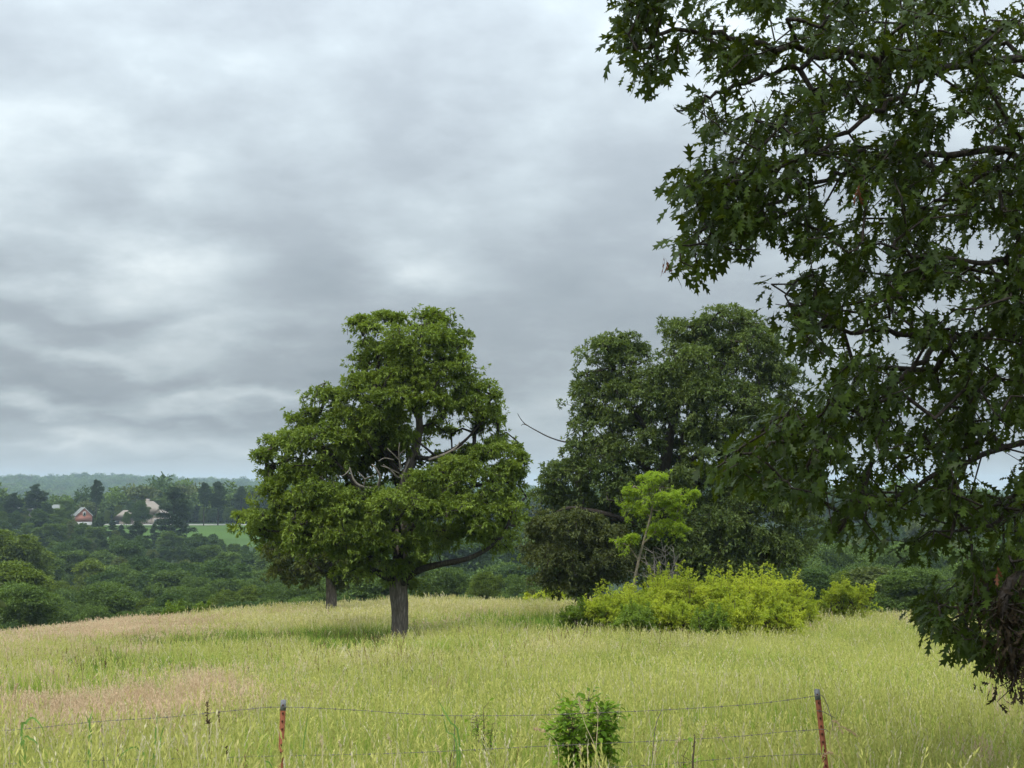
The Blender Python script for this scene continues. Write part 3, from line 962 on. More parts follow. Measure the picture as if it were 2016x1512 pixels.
def main_tree():
    d = 60.0
    lobes = [(715, 648, 34, 26, -1), (765, 640, 38, 26, 0), (850, 640, 46, 28, .5), (820, 685, 72, 42, -1.0), (895, 690, 36, 36, .5), (755, 715, 55, 42, .8), (880, 745, 58, 46, -.8),
             (725, 770, 50, 36, -1), (800, 770, 60, 40, 1.5), (940, 790, 48, 34, -.6), (965, 835, 32, 34, .4), (905, 815, 48, 34, 1.2), (655, 795, 46, 36, -.4), (595, 835, 30, 36, .3), (690, 845, 50, 40, 1.2),
             (620, 885, 62, 40, -1.2), (555, 885, 52, 30, .2), (515, 905, 22, 18, -.2), (520, 938, 18, 14, .2), (565, 930, 40, 26, .8), (670, 905, 40, 34, -.2), (770, 840, 46, 30, .8), (985, 890, 40, 30, .2),
             (1018, 912, 24, 24, -.3), (930, 905, 44, 26, 1.4), (850, 950, 62, 26, -2.0), (925, 955, 66, 34, -1.4), (1000, 955, 40, 38, -.2), (640, 985, 62, 36, -2.0), (560, 1000, 60, 32, -.6), (700, 985, 50, 32, 1.0),
             (492, 1032, 38, 24, -.3), (545, 1040, 58, 28, -1.4), (690, 1005, 52, 32, -2.4), (790, 1000, 72, 38, -2.6), (880, 1010, 70, 36, -2.2), (965, 1020, 58, 42, -1.2), (1010, 1010, 26, 38, .5), (985, 1065, 34, 24, -.4),
             (620, 1045, 62, 30, -2.0), (700, 1062, 62, 28, -2.4), (780, 1070, 70, 26, -2.2), (690, 1125, 30, 14, -1.8), (830, 1095, 44, 18, -1.4), (630, 1085, 36, 18, -1.8), (670, 1100, 38, 22, -1.6), (745, 1108, 40, 22, -1.2), (860, 1060, 60, 24, 1.2), (930, 1055, 46, 28, 0.6), (800, 1120, 36, 20, -.6),
             (600, 1070, 50, 20, .6), (540, 1062, 40, 18, .3), (720, 1030, 80, 30, 2.0), (800, 960, 60, 30, 2.2), (860, 1020, 70, 30, 2.4), (640, 940, 60, 34, 2.0), (790, 905, 40, 26, 1.8), (775, 1150, 22, 14, 0), (812, 1152, 16, 12, .2),
             (715, 895, 55, 34, 2.6), (760, 865, 46, 34, 2.4), (745, 930, 44, 26, 2.4), (800, 745, 50, 34, -1.6), (830, 700, 44, 30, -1.8), (850, 800, 44, 26, -1.6), (740, 820, 46, 30, -1.2), (690, 925, 40, 24, 1.6), (800, 870, 34, 30, -1.0), (770, 800, 50, 34, -1.8), (730, 860, 50, 34, .4), (600, 945, 46, 28, -1.4), (555, 965, 44, 26, -.8), (900, 925, 44, 26, -1.7), (960, 905, 40, 28, -1.1), (1005, 925, 28, 28, -.6), (860, 850, 30, 22, 2.2), (880, 920, 44, 22, 1.8), (700, 870, 40, 30, -.8)]
    E = ellipsoids_from_px(lobes, d, grow=1.10)
    a = lambda px, py, dd=0: at(px, py, d + dd)
    base = np.array([a(786, 1266)[0], d, G(a(786, 1266)[0], d)])
    b0 = base - np.array([0, 0, .15])
    trunk = [(b0, .40), (base + [0, 0, .25], .335), (a(787, 1215), .315), (a(786, 1185), .34), (a(784, 1160), .36), (a(786, 1120), .30), (a(792, 1040, .1), .25), (a(795, 960, .3), .22), (a(812, 900, .3), .19),
             (a(826, 850, .2), .15), (a(822, 780, .1), .11), (a(828, 700), .07), (a(840, 640), .03)]
    limbs = [([a(785, 1155), a(815, 1128, -.6), a(860, 1112, -1), a(930, 1096, -1), a(985, 1060, -.7), a(1008, 1010, -.4)], .17, .045),
             ([a(785, 1150), a(745, 1128, -.7), a(700, 1105, -1.2), a(660, 1075, -1.6), a(600, 1050, -1.4), a(530, 1045, -1)], .16, .04),
             ([a(786, 1140), a(730, 1070, .6), a(660, 1000, .8), a(600, 960, .6), a(540, 920, .2)], .15, .035),
             ([a(788, 1110), a(740, 1020, -.8), a(690, 940, -1), a(640, 890, -1)], .13, .04),
             ([a(812, 900, .3), a(850, 902, -.2), a(885, 888, -.4), a(915, 868, -.3), a(945, 835)], .10, .04),
             ([a(797, 950, .3), a(750, 880, .6), a(710, 830, .4), a(660, 800)], .11, .035),
             ([a(790, 1060), a(840, 1010, -1), a(900, 970, -1.4), a(960, 950, -1.2)], .11, .035),
             ([a(825, 830, .2), a(790, 760), a(745, 700, .2), a(715, 660)], .08, .02),
             ([a(822, 790, .1), a(870, 740, -.3), a(895, 690)], .07, .02),
             ([a(788, 1120), a(790, 1060, -1.4), a(780, 1010, -2.2)], .12, .04)]

    def dd_(seq, r0, r1):
        return ([a(x, y, z) for x, y, z in seq], r0, r1)
    dead = [[dd_([(806, 905, -.4), (788, 940, -1.2), (768, 925, -1.6), (755, 915, -1.9)], .05, .02), dd_([(788, 925, -1.4), (785, 890, -1.9), (787, 872, -2.0)], .03, .012), dd_([(785, 905, -1.7), (770, 890, -2), (762, 882, -2)], .024, .010),
             dd_([(775, 905, -1.7), (757, 902, -2), (745, 908, -2.1)], .022, .010), dd_([(785, 932, -1.4), (765, 922, -2.1), (750, 917, -2.2)], .025, .010), dd_([(788, 893, -1.8), (798, 885, -2)], .016, .007),
             dd_([(793, 930, -1.5), (789, 915, -1.9), (786, 908, -2.0)], .03, .02)],
            [dd_([(735, 962, -1.4), (712, 958, -2.1), (697, 945, -2.3), (688, 920, -2.4)], .07, .02), dd_([(716, 955, -2.2), (718, 943, -2.4), (704, 928, -2.4)], .024, .01), dd_([(718, 943, -2.4), (738, 935, -2.4)], .018, .008),
             dd_([(688, 925, -2.4), (676, 936, -2.5), (660, 937, -2.6)], .018, .008)],
            [dd_([(744, 960, -1.6), (748, 938, -2.0), (738, 920, -2.2), (732, 914, -2.2)], .055, .022)],
            [dd_([(845, 905, -1.0), (878, 893, -1.3), (898, 880, -1.3), (905, 870, -1.2)], .06, .022), dd_([(884, 889, -1.3), (900, 884, -1.4), (911, 876, -1.4)], .02, .01)]]
    t = lobe_tree('oak_tree', 'solitary spreading oak in the meadow, pale dead branches in a gap of its crown', 'tree', base, trunk, E, M['bark'], M['oak_leaf'],
                  tips_per_m2=38, k=7, L=0.165, W=0.066, limbs=limbs, dead=dead, bark2=M['dark_bark'], subd=1.5)
    # knot hole on the limb
    return t


def back_oak():
    d = 92.0
    lobes = [(560, 1095, 48, 30, 0), (620, 1105, 50, 30, -1), (690, 1085, 55, 30, .5), (600, 1135, 36, 16, .5), (675, 1130, 42, 18, -.5), (650, 1040, 60, 45, 0), (580, 1055, 45, 30, 1), (730, 1120, 36, 18, .5), (640, 1150, 30, 10, 0), (560, 1125, 30, 14, 1), (700, 1040, 50, 30, 0)]
    E = ellipsoids_from_px(lobes, d)
    a = lambda px, py, dd=0: at(px, py, d + dd)
    x = a(652, 1190)[0]
    base = np.array([x, d, G(x, d)])
    trunk = [(base - [0, 0, .2], .40), (base + [0, 0, .8], .33), (a(652, 1165), .31), (a(651, 1140), .30), (a(648, 1100), .24), (a(650, 1040), .12)]
    limbs = [([a(651, 1135), a(620, 1115, -1), a(575, 1095)], .13, .04), ([a(651, 1125), a(690, 1100), a(720, 1075)], .13, .04)]
    return lobe_tree('oak_tree', 'olive brown oak on the crest, behind and left of the solitary oak', 'tree', base, trunk, E, M['bark'], M['olive_leaf'], tips_per_m2=15, k=7, L=0.24, W=0.10, limbs=limbs, bark2=M['dark_bark'])


def big_dark_tree():
    d = 80.0
    lobes = [(1430, 648, 56, 40, 0), (1352, 668, 48, 40, .5), (1480, 700, 58, 50, -.8), (1400, 720, 60, 46, 0.5), (1528, 770, 44, 56, 0), (1200, 712, 50, 44, 0), (1245, 695, 36, 30, .5), (1172, 775, 50, 44, .3), (1255, 780, 56, 44, -1),
             (1335, 765, 42, 40, 1.5), (1430, 800, 62, 46, -1.4), (1500, 840, 50, 44, -1.0), (1180, 840, 48, 34, -.3), (1540, 855, 40, 46, .5), (1240, 850, 40, 30, 1.5), (1300, 830, 40, 30, 2),
             (1160, 900, 56, 34, -.5), (1120, 945, 52, 42, 0), (1195, 945, 50, 42, -1.2), (1085, 985, 34, 30, .3), (1082, 1058, 46, 38, 0), (1135, 1060, 56, 42, -1.2), (1100, 1125, 58, 36, .2), (1180, 1110, 54, 44, -.8), (1205, 1025, 56, 44, -1),
             (1335, 1000, 74, 44, 0), (1415, 960, 66, 42, .5), (1400, 1055, 80, 46, -1.8), (1320, 1105, 70, 44, -1.6), (1480, 1010, 74, 50, -1), (1555, 950, 46, 44, .3), (1500, 1095, 76, 42, -1), (1430, 1140, 76, 34, -1.8), (1575, 1025, 42, 44, .3), (1550, 1085, 40, 26, .5),
             (1265, 1130, 56, 34, -1), (1600, 975, 24, 34, .5), (1280, 960, 46, 34, 1.5), (1350, 920, 50, 22, 2), (1460, 900, 46, 26, 1.5), (1380, 860, 40, 24, 2), (1290, 900, 34, 18, 2.5), (1240, 1060, 60, 50, 2), (1440, 1100, 80, 50, 2), (1350, 1150, 60, 30, 1), (1210, 1160, 50, 22, .5),
             (1345, 790, 34, 40, -2.0), (1395, 780, 44, 36, -2.4), (1310, 740, 36, 34, -1.8), (1370, 720, 40, 32, -2), (1290, 800, 36, 26, -2), (1380, 845, 34, 24, -2.4), (1440, 860, 44, 26, -2), (1500, 900, 44, 28, -2.2), (1290, 1010, 46, 40, -3), (1230, 985, 44, 40, 1.5), (1120, 1000, 50, 36, 1), (1340, 950, 40, 22, -2.6), (1250, 905, 34, 24, -1.6), (1215, 885, 40, 26, -1), (1330, 885, 26, 20, 2.4), (1280, 870, 30, 24, -2), (1370, 900, 30, 20, -2.4)]
    lobes = [l for l in lobes if not (l[0] < 1225 and l[1] > 1000)] + [(1190, 1030, 40, 40, 1)]
    E = ellipsoids_from_px(lobes, d, grow=1.13)
    a = lambda px, py, dd=0: at(px, py, d + dd)
    x = a(1305, 1226)[0]
    base = np.array([x, d, G(x, d)])
    trunk = [(base - [0, 0, .2], .62), (base + [0, 0, .8], .50), (a(1303, 1100), .46), (a(1303, 1000), .42), (a(1300, 940), .38), (a(1312, 900), .30), (a(1320, 850), .22), (a(1336, 780), .16), (a(1345, 720), .10), (a(1380, 660), .05)]
    limbs = [([a(1300, 945), a(1265, 915, -.6), a(1215, 880, -.4), a(1165, 872), a(1130, 872)], .17, .05), ([a(1303, 960), a(1350, 920), a(1400, 860), a(1450, 800)], .22, .06),
             ([a(1303, 1000), a(1380, 950), a(1470, 900), a(1530, 850)], .22, .06), ([a(1312, 900), a(1270, 840), a(1220, 770), a(1200, 710)], .18, .05),
             ([a(1303, 1060), a(1220, 1020, -1), a(1130, 1000, -1), a(1090, 1010)], .18, .05), ([a(1303, 1060), a(1400, 1030, -1), a(1500, 1000), a(1570, 960)], .2, .05),
             ([a(1303, 1110), a(1400, 1100), a(1500, 1090)], .14, .04),
             ([a(1340, 905), a(1350, 880), a(1345, 850), a(1400, 720)], .15, .04)]
    dead = [[([a(1160, 872), a(1118, 871), a(1085, 862), a(1060, 850), a(1036, 836), a(1026, 826), a(1019, 814)], .050, .016), ([a(1040, 838), a(1030, 835), a(1026, 838)], .03, .012)]]
    t = lobe_tree('hickory_tree', 'huge dark green tree behind the yellow thicket, one bare branch reaching into the sky', 'tree', base, trunk, E, M['dark_bark'], M['dark_leaf'],
                  tips_per_m2=24, k=7, L=0.21, W=0.085, limbs=limbs, dead=dead, subd=1.1)
    for c in t.children:
        if c.name.startswith('dead_branch'):
            c.data.materials.clear(); c.data.materials.append(M['dark_bark'])
    return t


def left_dark_tree():
    d = 76.0
    lobes = [(1082, 1050, 44, 34, 0), (1130, 1045, 48, 36, -1), (1180, 1060, 44, 36, -.4), (1070, 1105, 40, 32, .2), (1110, 1110, 52, 34, -1), (1165, 1115, 50, 36, -.8), (1095, 1150, 46, 22, -.4), (1150, 1155, 44, 20, 0), (1205, 1140, 36, 30, .4), (1205, 1085, 38, 36, .8), (1130, 1080, 60, 44, 1.4), (1050, 1075, 24, 22, .4)]
    E = ellipsoids_from_px(lobes, d, grow=1.15)
    a = lambda px, py, dd=0: at(px, py, d + dd)
    x = a(1152, 1230)[0]
    base = np.array([x, d, G(x, d)])
    trunk = [(base - [0, 0, .2], .28), (base + [0, 0, .8], .22), (a(1150, 1150), .20), (a(1142, 1100), .14), (a(1135, 1045), .06)]
    limbs = [([a(1149, 1150), a(1120, 1125, -.6), a(1085, 1110)], .09, .03), ([a(1145, 1115), a(1175, 1090), a(1195, 1075)], .08, .03)]
    return lobe_tree('oak_tree', 'lower brownish green tree nestled at the left foot of the huge dark tree', 'tree', base, trunk, E, M['dark_bark'], M['brown_green_leaf'], tips_per_m2=24, k=7, L=.20, W=.08, limbs=limbs)


def locust():
    d = 66.0
    lobes = [(1285, 950, 34, 16, 0), (1345, 972, 26, 12, -.3), (1250, 972, 28, 14, .3), (1305, 985, 34, 16, -.4), (1340, 1008, 24, 14, .2), (1262, 1012, 26, 13, .4), (1318, 1035, 34, 14, 0), (1232, 1066, 19, 18, -.3), (1272, 1050, 24, 9, .2), (1240, 995, 16, 9, .2), (1345, 1045, 12, 10, -.2)]
    E = ellipsoids_from_px(lobes, d, grow=1.18)
    a = lambda px, py, dd=0: at(px, py, d + dd)
    x = a(1246, 1240)[0]
    base = np.array([x, d, G(x, d)])
    trunk = [(base, .08), (a(1248, 1160), .068), (a(1256, 1110), .058), (a(1266, 1070), .045), (a(1280, 1020), .045), (a(1292, 960), .02)]
    limbs = [([a(1258, 1105), a(1245, 1085), a(1232, 1072)], .03, .012), ([a(1266, 1070), a(1300, 1040), a(1335, 1020)], .035, .012)]
    return lobe_tree('locust_tree', 'slender young tree with bright lime green crown before the dark tree', 'tree', base, trunk, E, M['locust_bark'], M['locust_leaf'],
                     tips_per_m2=60, k=8, L=0.13, W=0.045, limbs=limbs, subd=1.8, rtip=.006, flat=.5)


def bare_shrub():
    d = 68.0
    x = at(1292, 1200, d)[0]
    base = np.array([x, d, G(x, d)])
    root = empty('bare_shrub', base, 'leafless pale twiggy shrub beside the lime green young tree', 'shrub')
    ac = Acc()
    for i in range(11):
        p0 = base + [rng.normal(0, .15), rng.normal(0, .15), 0]
        dx = rng.uniform(-.7, .75); h = rng.uniform(2.6, 4.0)
        pts = [p0, p0 + [dx * .4, rng.normal(0, .2), h * .45], p0 + [dx * .9 + rng.normal(0, .1), rng.normal(0, .3), h * .8], p0 + [dx * 1.3, rng.normal(0, .3), h]]
        pp = smooth_path(pts, 10)
        tube(ac, pp, np.linspace(.028, .008, 10), 5)
        for q in (4, 5, 6, 7, 8):
            for s in range(2):
                v = np.array([rng.normal(0, .35), rng.normal(0, .3), rng.uniform(.05, .55)])
                tube(ac, [pp[q], pp[q] + v * .5 + rng.normal(0, .04, 3), pp[q] + v], [.011, .008, .004], 4)
    ac.obj('stem', M['dead_wood'], root)
    return root


main_tree()
back_oak()
big_dark_tree()
left_dark_tree()
locust()
bare_shrub()


# ------------------------------------------------------------------ shrubs of the thicket
def shrub(name, label, px, py_top, d, wpx, leaf, group=None, cat='shrub', nl=9, L=0.10, W=0.045, tips=60, k=7, stem=None, dense=1.0):
    x = at(px, py_top, d)[0]
    zt = at(px, py_top, d)[2]
    base = np.array([x, d, G(x, d)])
    H = zt - base[2]; wr = wpx * d / F
    root = empty(name, base, label, cat, group)
    cr, st = Acc(), Acc()
    for i in range(nl):
        a_ = rng.random() * 6.28; q = math.sqrt(rng.random()) * .78
        lx, ly = math.cos(a_) * q * wr, math.sin(a_) * q * min(wr, 1.6)
        top = H * 1.20 * (1 - .30 * q * q) * rng.uniform(.86, 1.0)
        rz = top * .46
        c = base + [lx, ly, top - rz]
        rad = np.array([wr * .42, wr * .40, rz])
        area = 4 * math.pi * np.prod(rad) ** (2 / 3)
        p, nr, sub, sr = lobe_tips(c, rad, 12, int(area * tips * dense), subr=.4, flat=.5, under=.8)
        tufts(cr, p, nr, k, L, W, .05, spread=1.0)
        for q_ in range(7):
            e_ = unit(rng.normal(0, 1, 3) * [1, 1, .6] + [0, 0, .75])
            s0 = c + e_ * rad * .85; s1 = c + e_ * rad * rng.uniform(1.15, 1.6)
            tube(st, [c, s0, s1], [.014, .008, .003], 4)
            pp_ = s0 + (s1 - s0) * rng.random((16, 1)) + rng.normal(0, wr * .035, (16, 3))
            tufts(cr, pp_, np.repeat(e_[None], 16, 0), k, L, W, .05, spread=1.0)
        for s in sub[::2]:
            tube(st, smooth_path([base + [lx * .3, ly * .3, 0], base + [lx * .7, ly * .7, top * .4], s], 5), np.linspace(.022, .006, 5), 4)
    st.obj('stem', stem or M['twig'], root)
    cr.obj('foliage', leaf, root)
    return root


thick = [(1150, 1200, 60, 48, 'g', 'low bright green bush at the left foot of the yellow thicket'),
         (1200, 1178, 60, 62, 's', 'yellow green shrub at the left end of the thicket, behind the low green bush'),
         (1265, 1172, 61, 66, 's', 'yellow green shrub of the thicket before the lime tree trunk'),
         (1335, 1150, 62, 66, 's', 'tall yellow green shrub of the thicket just right of the bare twiggy shrub'),
         (1405, 1146, 62, 66, 's', 'broad yellow shrub in the middle of the thicket'),
         (1475, 1140, 63, 66, 's', 'tall yellow shrub, the brightest and rounded top of the thicket'),
         (1535, 1150, 64, 58, 's', 'yellow shrub at the right shoulder of the thicket beside the grey green bush'),
         (1572, 1180, 65, 36, 's', 'short yellow green shrub at the right end of the thicket')]
for px, py, d, w, kd, lab in thick:
    shrub('thicket_shrub', lab, px, py, d, w, M['green_shrub_leaf'] if kd == 'g' else M['shrub_leaf'], group='shrubs of the yellow green thicket', tips=66, L=.082, W=.034, nl=13)
for px, py, d, w, kd, lab in [(1240, 1205, 56.5, 60, 'g', 'green bush at the front of the thicket, below the lime tree trunk'), (1340, 1196, 56.5, 62, 's', 'yellow green bush at the front of the thicket, below its tall middle shrubs'),
                          (1440, 1192, 57, 66, 's', 'yellow green bush at the front of the thicket, below its brightest top'), (1395, 1214, 55.5, 40, 'g', 'darker green bush lowest at the front of the thicket'), (1530, 1200, 58, 48, 's', 'low yellow bush at the front right of the thicket')]:
    shrub('front_bush', lab, px, py, d, w, M['green_shrub_leaf'] if kd == 'g' else M['shrub_leaf'], group='bushes fronting the thicket', nl=9, tips=44, L=.10, W=.042)
shrub('lone_shrub', 'airy yellow shrub standing alone right of the thicket', 1668, 1156, 84, 52, M['shrub_leaf'], nl=10, tips=14, L=.13, W=.06)
shrub('sprig_shrub', 'thin yellow green sprig rising above the left half of the thicket', 1300, 1135, 67, 34, M['shrub_leaf'], nl=4, tips=34)
shrub('edge_shrub', 'yellow green scrub on the crest between the two big trees', 1090, 1168, 100, 50, M['shrub_leaf'], nl=6, tips=16, L=.2, W=.09)
shrub('edge_shrub', 'small fresh green scrub on the crest by the left wood', 345, 1200, 118, 40, M['green_shrub_leaf'], nl=6, tips=14, L=.24, W=.11)
shrub('edge_shrub', 'small green scrub on the left crest beside the grass arches', 395, 1196, 116, 26, M['green_shrub_leaf'], nl=5, tips=14, L=.24, W=.11)


def dark_sapling():
    d = 86.0
    lobes = [(1136, 1150, 14, 12, 0), (1130, 1163, 14, 12, -.2), (1143, 1164, 13, 12, .2), (1136, 1172, 16, 9, 0)]
    E = ellipsoids_from_px(lobes, d)
    x = at(1133, 1200, d)[0]
    base = np.array([x, d, G(x, d)])
    trunk = [(base, .05), (at(1131, 1195, d), .045), (at(1134, 1178, d), .035), (at(1136, 1150, d), .015)]
    lobe_tree('sapling', 'tiny dark round topped sapling at the left of the thicket', 'tree', base, trunk, E, M['dark_bark'], M['dark_leaf'], tips_per_m2=45, k=7, L=.15, W=.07, subd=3)


dark_sapling()

# ------------------------------------------------------------------ woods: single trees sharing a few built kinds


def dup(root, loc, rz, scl, label, group, name=None):
    r = root.copy()
    COL.objects.link(r)
    r.location = [float(c) for c in loc]; r.rotation_euler = (0, 0, rz); r.scale = scl
    r['label'] = label
    if group:
        r['group'] = group
    for ch in list(root.children):
        c = ch.copy(); COL.objects.link(c); c.parent = r
    return r


PROTO = {}


def proto_tree(kind, leaf, H=12.0, wide=1.0, tips=15, L=.42, W=.20):
    base = np.array([0.0, 0.0, 0.0])
    root = empty('woodland_tree', base, '', 'tree')
    tr, cr = Acc(), Acc()
    tube(tr, smooth_path([[0, 0, -1.0], [.1, 0, H * .3], [-.1, .1, H * .6], [0, 0, H * .88]], 10), np.linspace(.26, .05, 10) * H / 12, 7, lump=.05)
    n = 13
    for i in range(n):
        f = (i + .5) / n
        hz = H * (.30 + .62 * f ** .8)
        rr = H * .25 * wide * math.sin(math.pi * min(1, .22 + .78 * f)) ** .6 * (1 - .35 * f)
        a_ = i * 2.4 + rng.normal(0, .3)
        q = rr * rng.uniform(.45, .95) * (1 - .5 * f)
        c = np.array([math.cos(a_) * q, math.sin(a_) * q, hz - H * .05])
        rad = np.array([H * .15 * wide, H * .15 * wide, H * .115]) * rng.uniform(.85, 1.25)
        area = 4 * math.pi * np.prod(rad) ** (2 / 3)
        p, nr, sub, sr = lobe_tips(c, rad, 9, int(area * tips * .55), subr=.42, flat=.75, under=.5)
        tufts(cr, p, nr, 5, L, W, .1)
        if i % 2 == 0:
            tube(tr, smooth_path([[0, 0, hz * .6], c * [.5, .5, .85], c], 5), np.linspace(.09, .03, 5) * H / 12, 5)
    # skirt of low foliage
    for i in range(5):
        a_ = i * 1.26 + rng.random()
        c = np.array([math.cos(a_) * H * .17 * wide, math.sin(a_) * H * .17 * wide, H * .22])
        p, nr, sub, sr = lobe_tips(c, [H * .13, H * .13, H * .12], 7, 60, subr=.45, flat=.8, under=.6)
        tufts(cr, p, nr, 5, L, W, .1)
    tr.obj('trunk', M['dark_bark'], root, smooth=True)
    cr.obj('crown', leaf, root)
    PROTO.setdefault(kind, []).append([root, False, H])
    return root


def proto_pine(kind, H=22.0, wide=.2, start=.35, dense=1.0, L=.75, W=.22, cone=.5):
    root = empty('pine_tree', (0, 0, 0), '', 'tree')
    tr, cr = Acc(), Acc()
    lean = rng.normal(0, .3, 2)
    tp = smooth_path([[0, 0, -1], [lean[0] * .3, lean[1] * .3, H * .4], [lean[0], lean[1], H * .97]], 12)
    tube(tr, tp, np.linspace(.34, .06, 12) * H / 22, 7, lump=.05)
    nb = int(46 * dense)
    for i in range(nb):
        f = (i + .5) / nb
        hz = H * (start + (1 - start) * f)
        prof = (cone * (1 - f) + (1 - cone) * math.sin(math.pi * (f * .85 + .15)) ** .7)
        rr = H * wide * prof * rng.uniform(.45, 1.2) + .5
        a_ = rng.random() * 6.28
        ax = np.array([lean[0] * f, lean[1] * f, hz])
        end = ax + [math.cos(a_) * rr, math.sin(a_) * rr, rr * rng.uniform(-.05, .3)]
        tube(tr, [ax, (ax + end) / 2 + [0, 0, -.1], end], np.array([.09, .06, .025]) * H / 22, 4)
        for t in (1.0, .62):
            c = ax + (end - ax) * t
            rad = np.array([rr * .32 + .35, rr * .32 + .35, .35 + .012 * H])
            area = 4 * math.pi * np.prod(rad) ** (2 / 3)
            p = c + unit(rng.normal(0, 1, (int(12 + area * 3.2), 3))) * rad * rng.uniform(.4, 1, (int(12 + area * 3.2), 1))
            nr = unit(p - c + np.array([0, 0, .6]))
            tufts(cr, p, nr, 4, L, W, -.1, spread=1.0)
    tr.obj('trunk', M['dark_bark'], root, smooth=True)
    cr.obj('crown', M['pine'], root)
    PROTO.setdefault(kind, []).append([root, False, H])


def place(kind, px, py_top, d, label, group=None, name=None, wide=1.0, hmin=3.0, hmax=30.0, variant=None):
    """sets a tree of the kind so that its top reaches the photographed skyline at its own distance"""
    pt = at(px, py_top, d)
    x, gz = pt[0], G(pt[0], d)
    H = float(np.clip(pt[2] - gz, hmin, hmax))
    lst = PROTO[kind]
    ent = lst[int(rng.integers(len(lst)))] if variant is None else lst[variant % len(lst)]
    s = H / ent[2]
    sx = s * wide * rng.uniform(.92, 1.08)
    if not ent[1]:
        ent[1] = True
        r = ent[0]
        r.location = (x, d, gz); r.rotation_euler = (0, 0, rng.random() * 6.28); r.scale = (sx, sx, s)
        r['label'] = label
        if group:
            r['group'] = group
    else:
        r = dup(ent[0], (x, d, gz), rng.random() * 6.28, (sx, sx, s), label, group)
    if name:
        r.name = name
    return r


for kd, lf in (('mid', 'forest_a'), ('mid', 'forest_a'), ('mid', 'forest_a'), ('dark', 'forest_b'), ('dark', 'forest_b'), ('bright', 'forest_c'), ('bright', 'forest_c'), ('olive', 'forest_d'), ('olive', 'forest_d')):
    proto_tree(kd, M[lf], wide=rng.uniform(.95, 1.2))
proto_tree('near', M['forest_a'], wide=1.15, tips=34, L=.26, W=.12)
proto_tree('near_bright', M['forest_c'], wide=1.15, tips=34, L=.26, W=.12)
proto_tree('near_dark', M['forest_b'], wide=1.2, tips=34, L=.26, W=.12)
proto_pine('pine', 24, .17, .30, 1.0)
proto_pine('pine', 24, .15, .25, .9)
proto_pine('tall_pine', 24, .12, .48, .7, cone=.1)
proto_pine('tall_pine', 24, .15, .40, .9, cone=.2)
proto_pine('broad_pine', 22, .24, .22, 1.2, cone=.5)


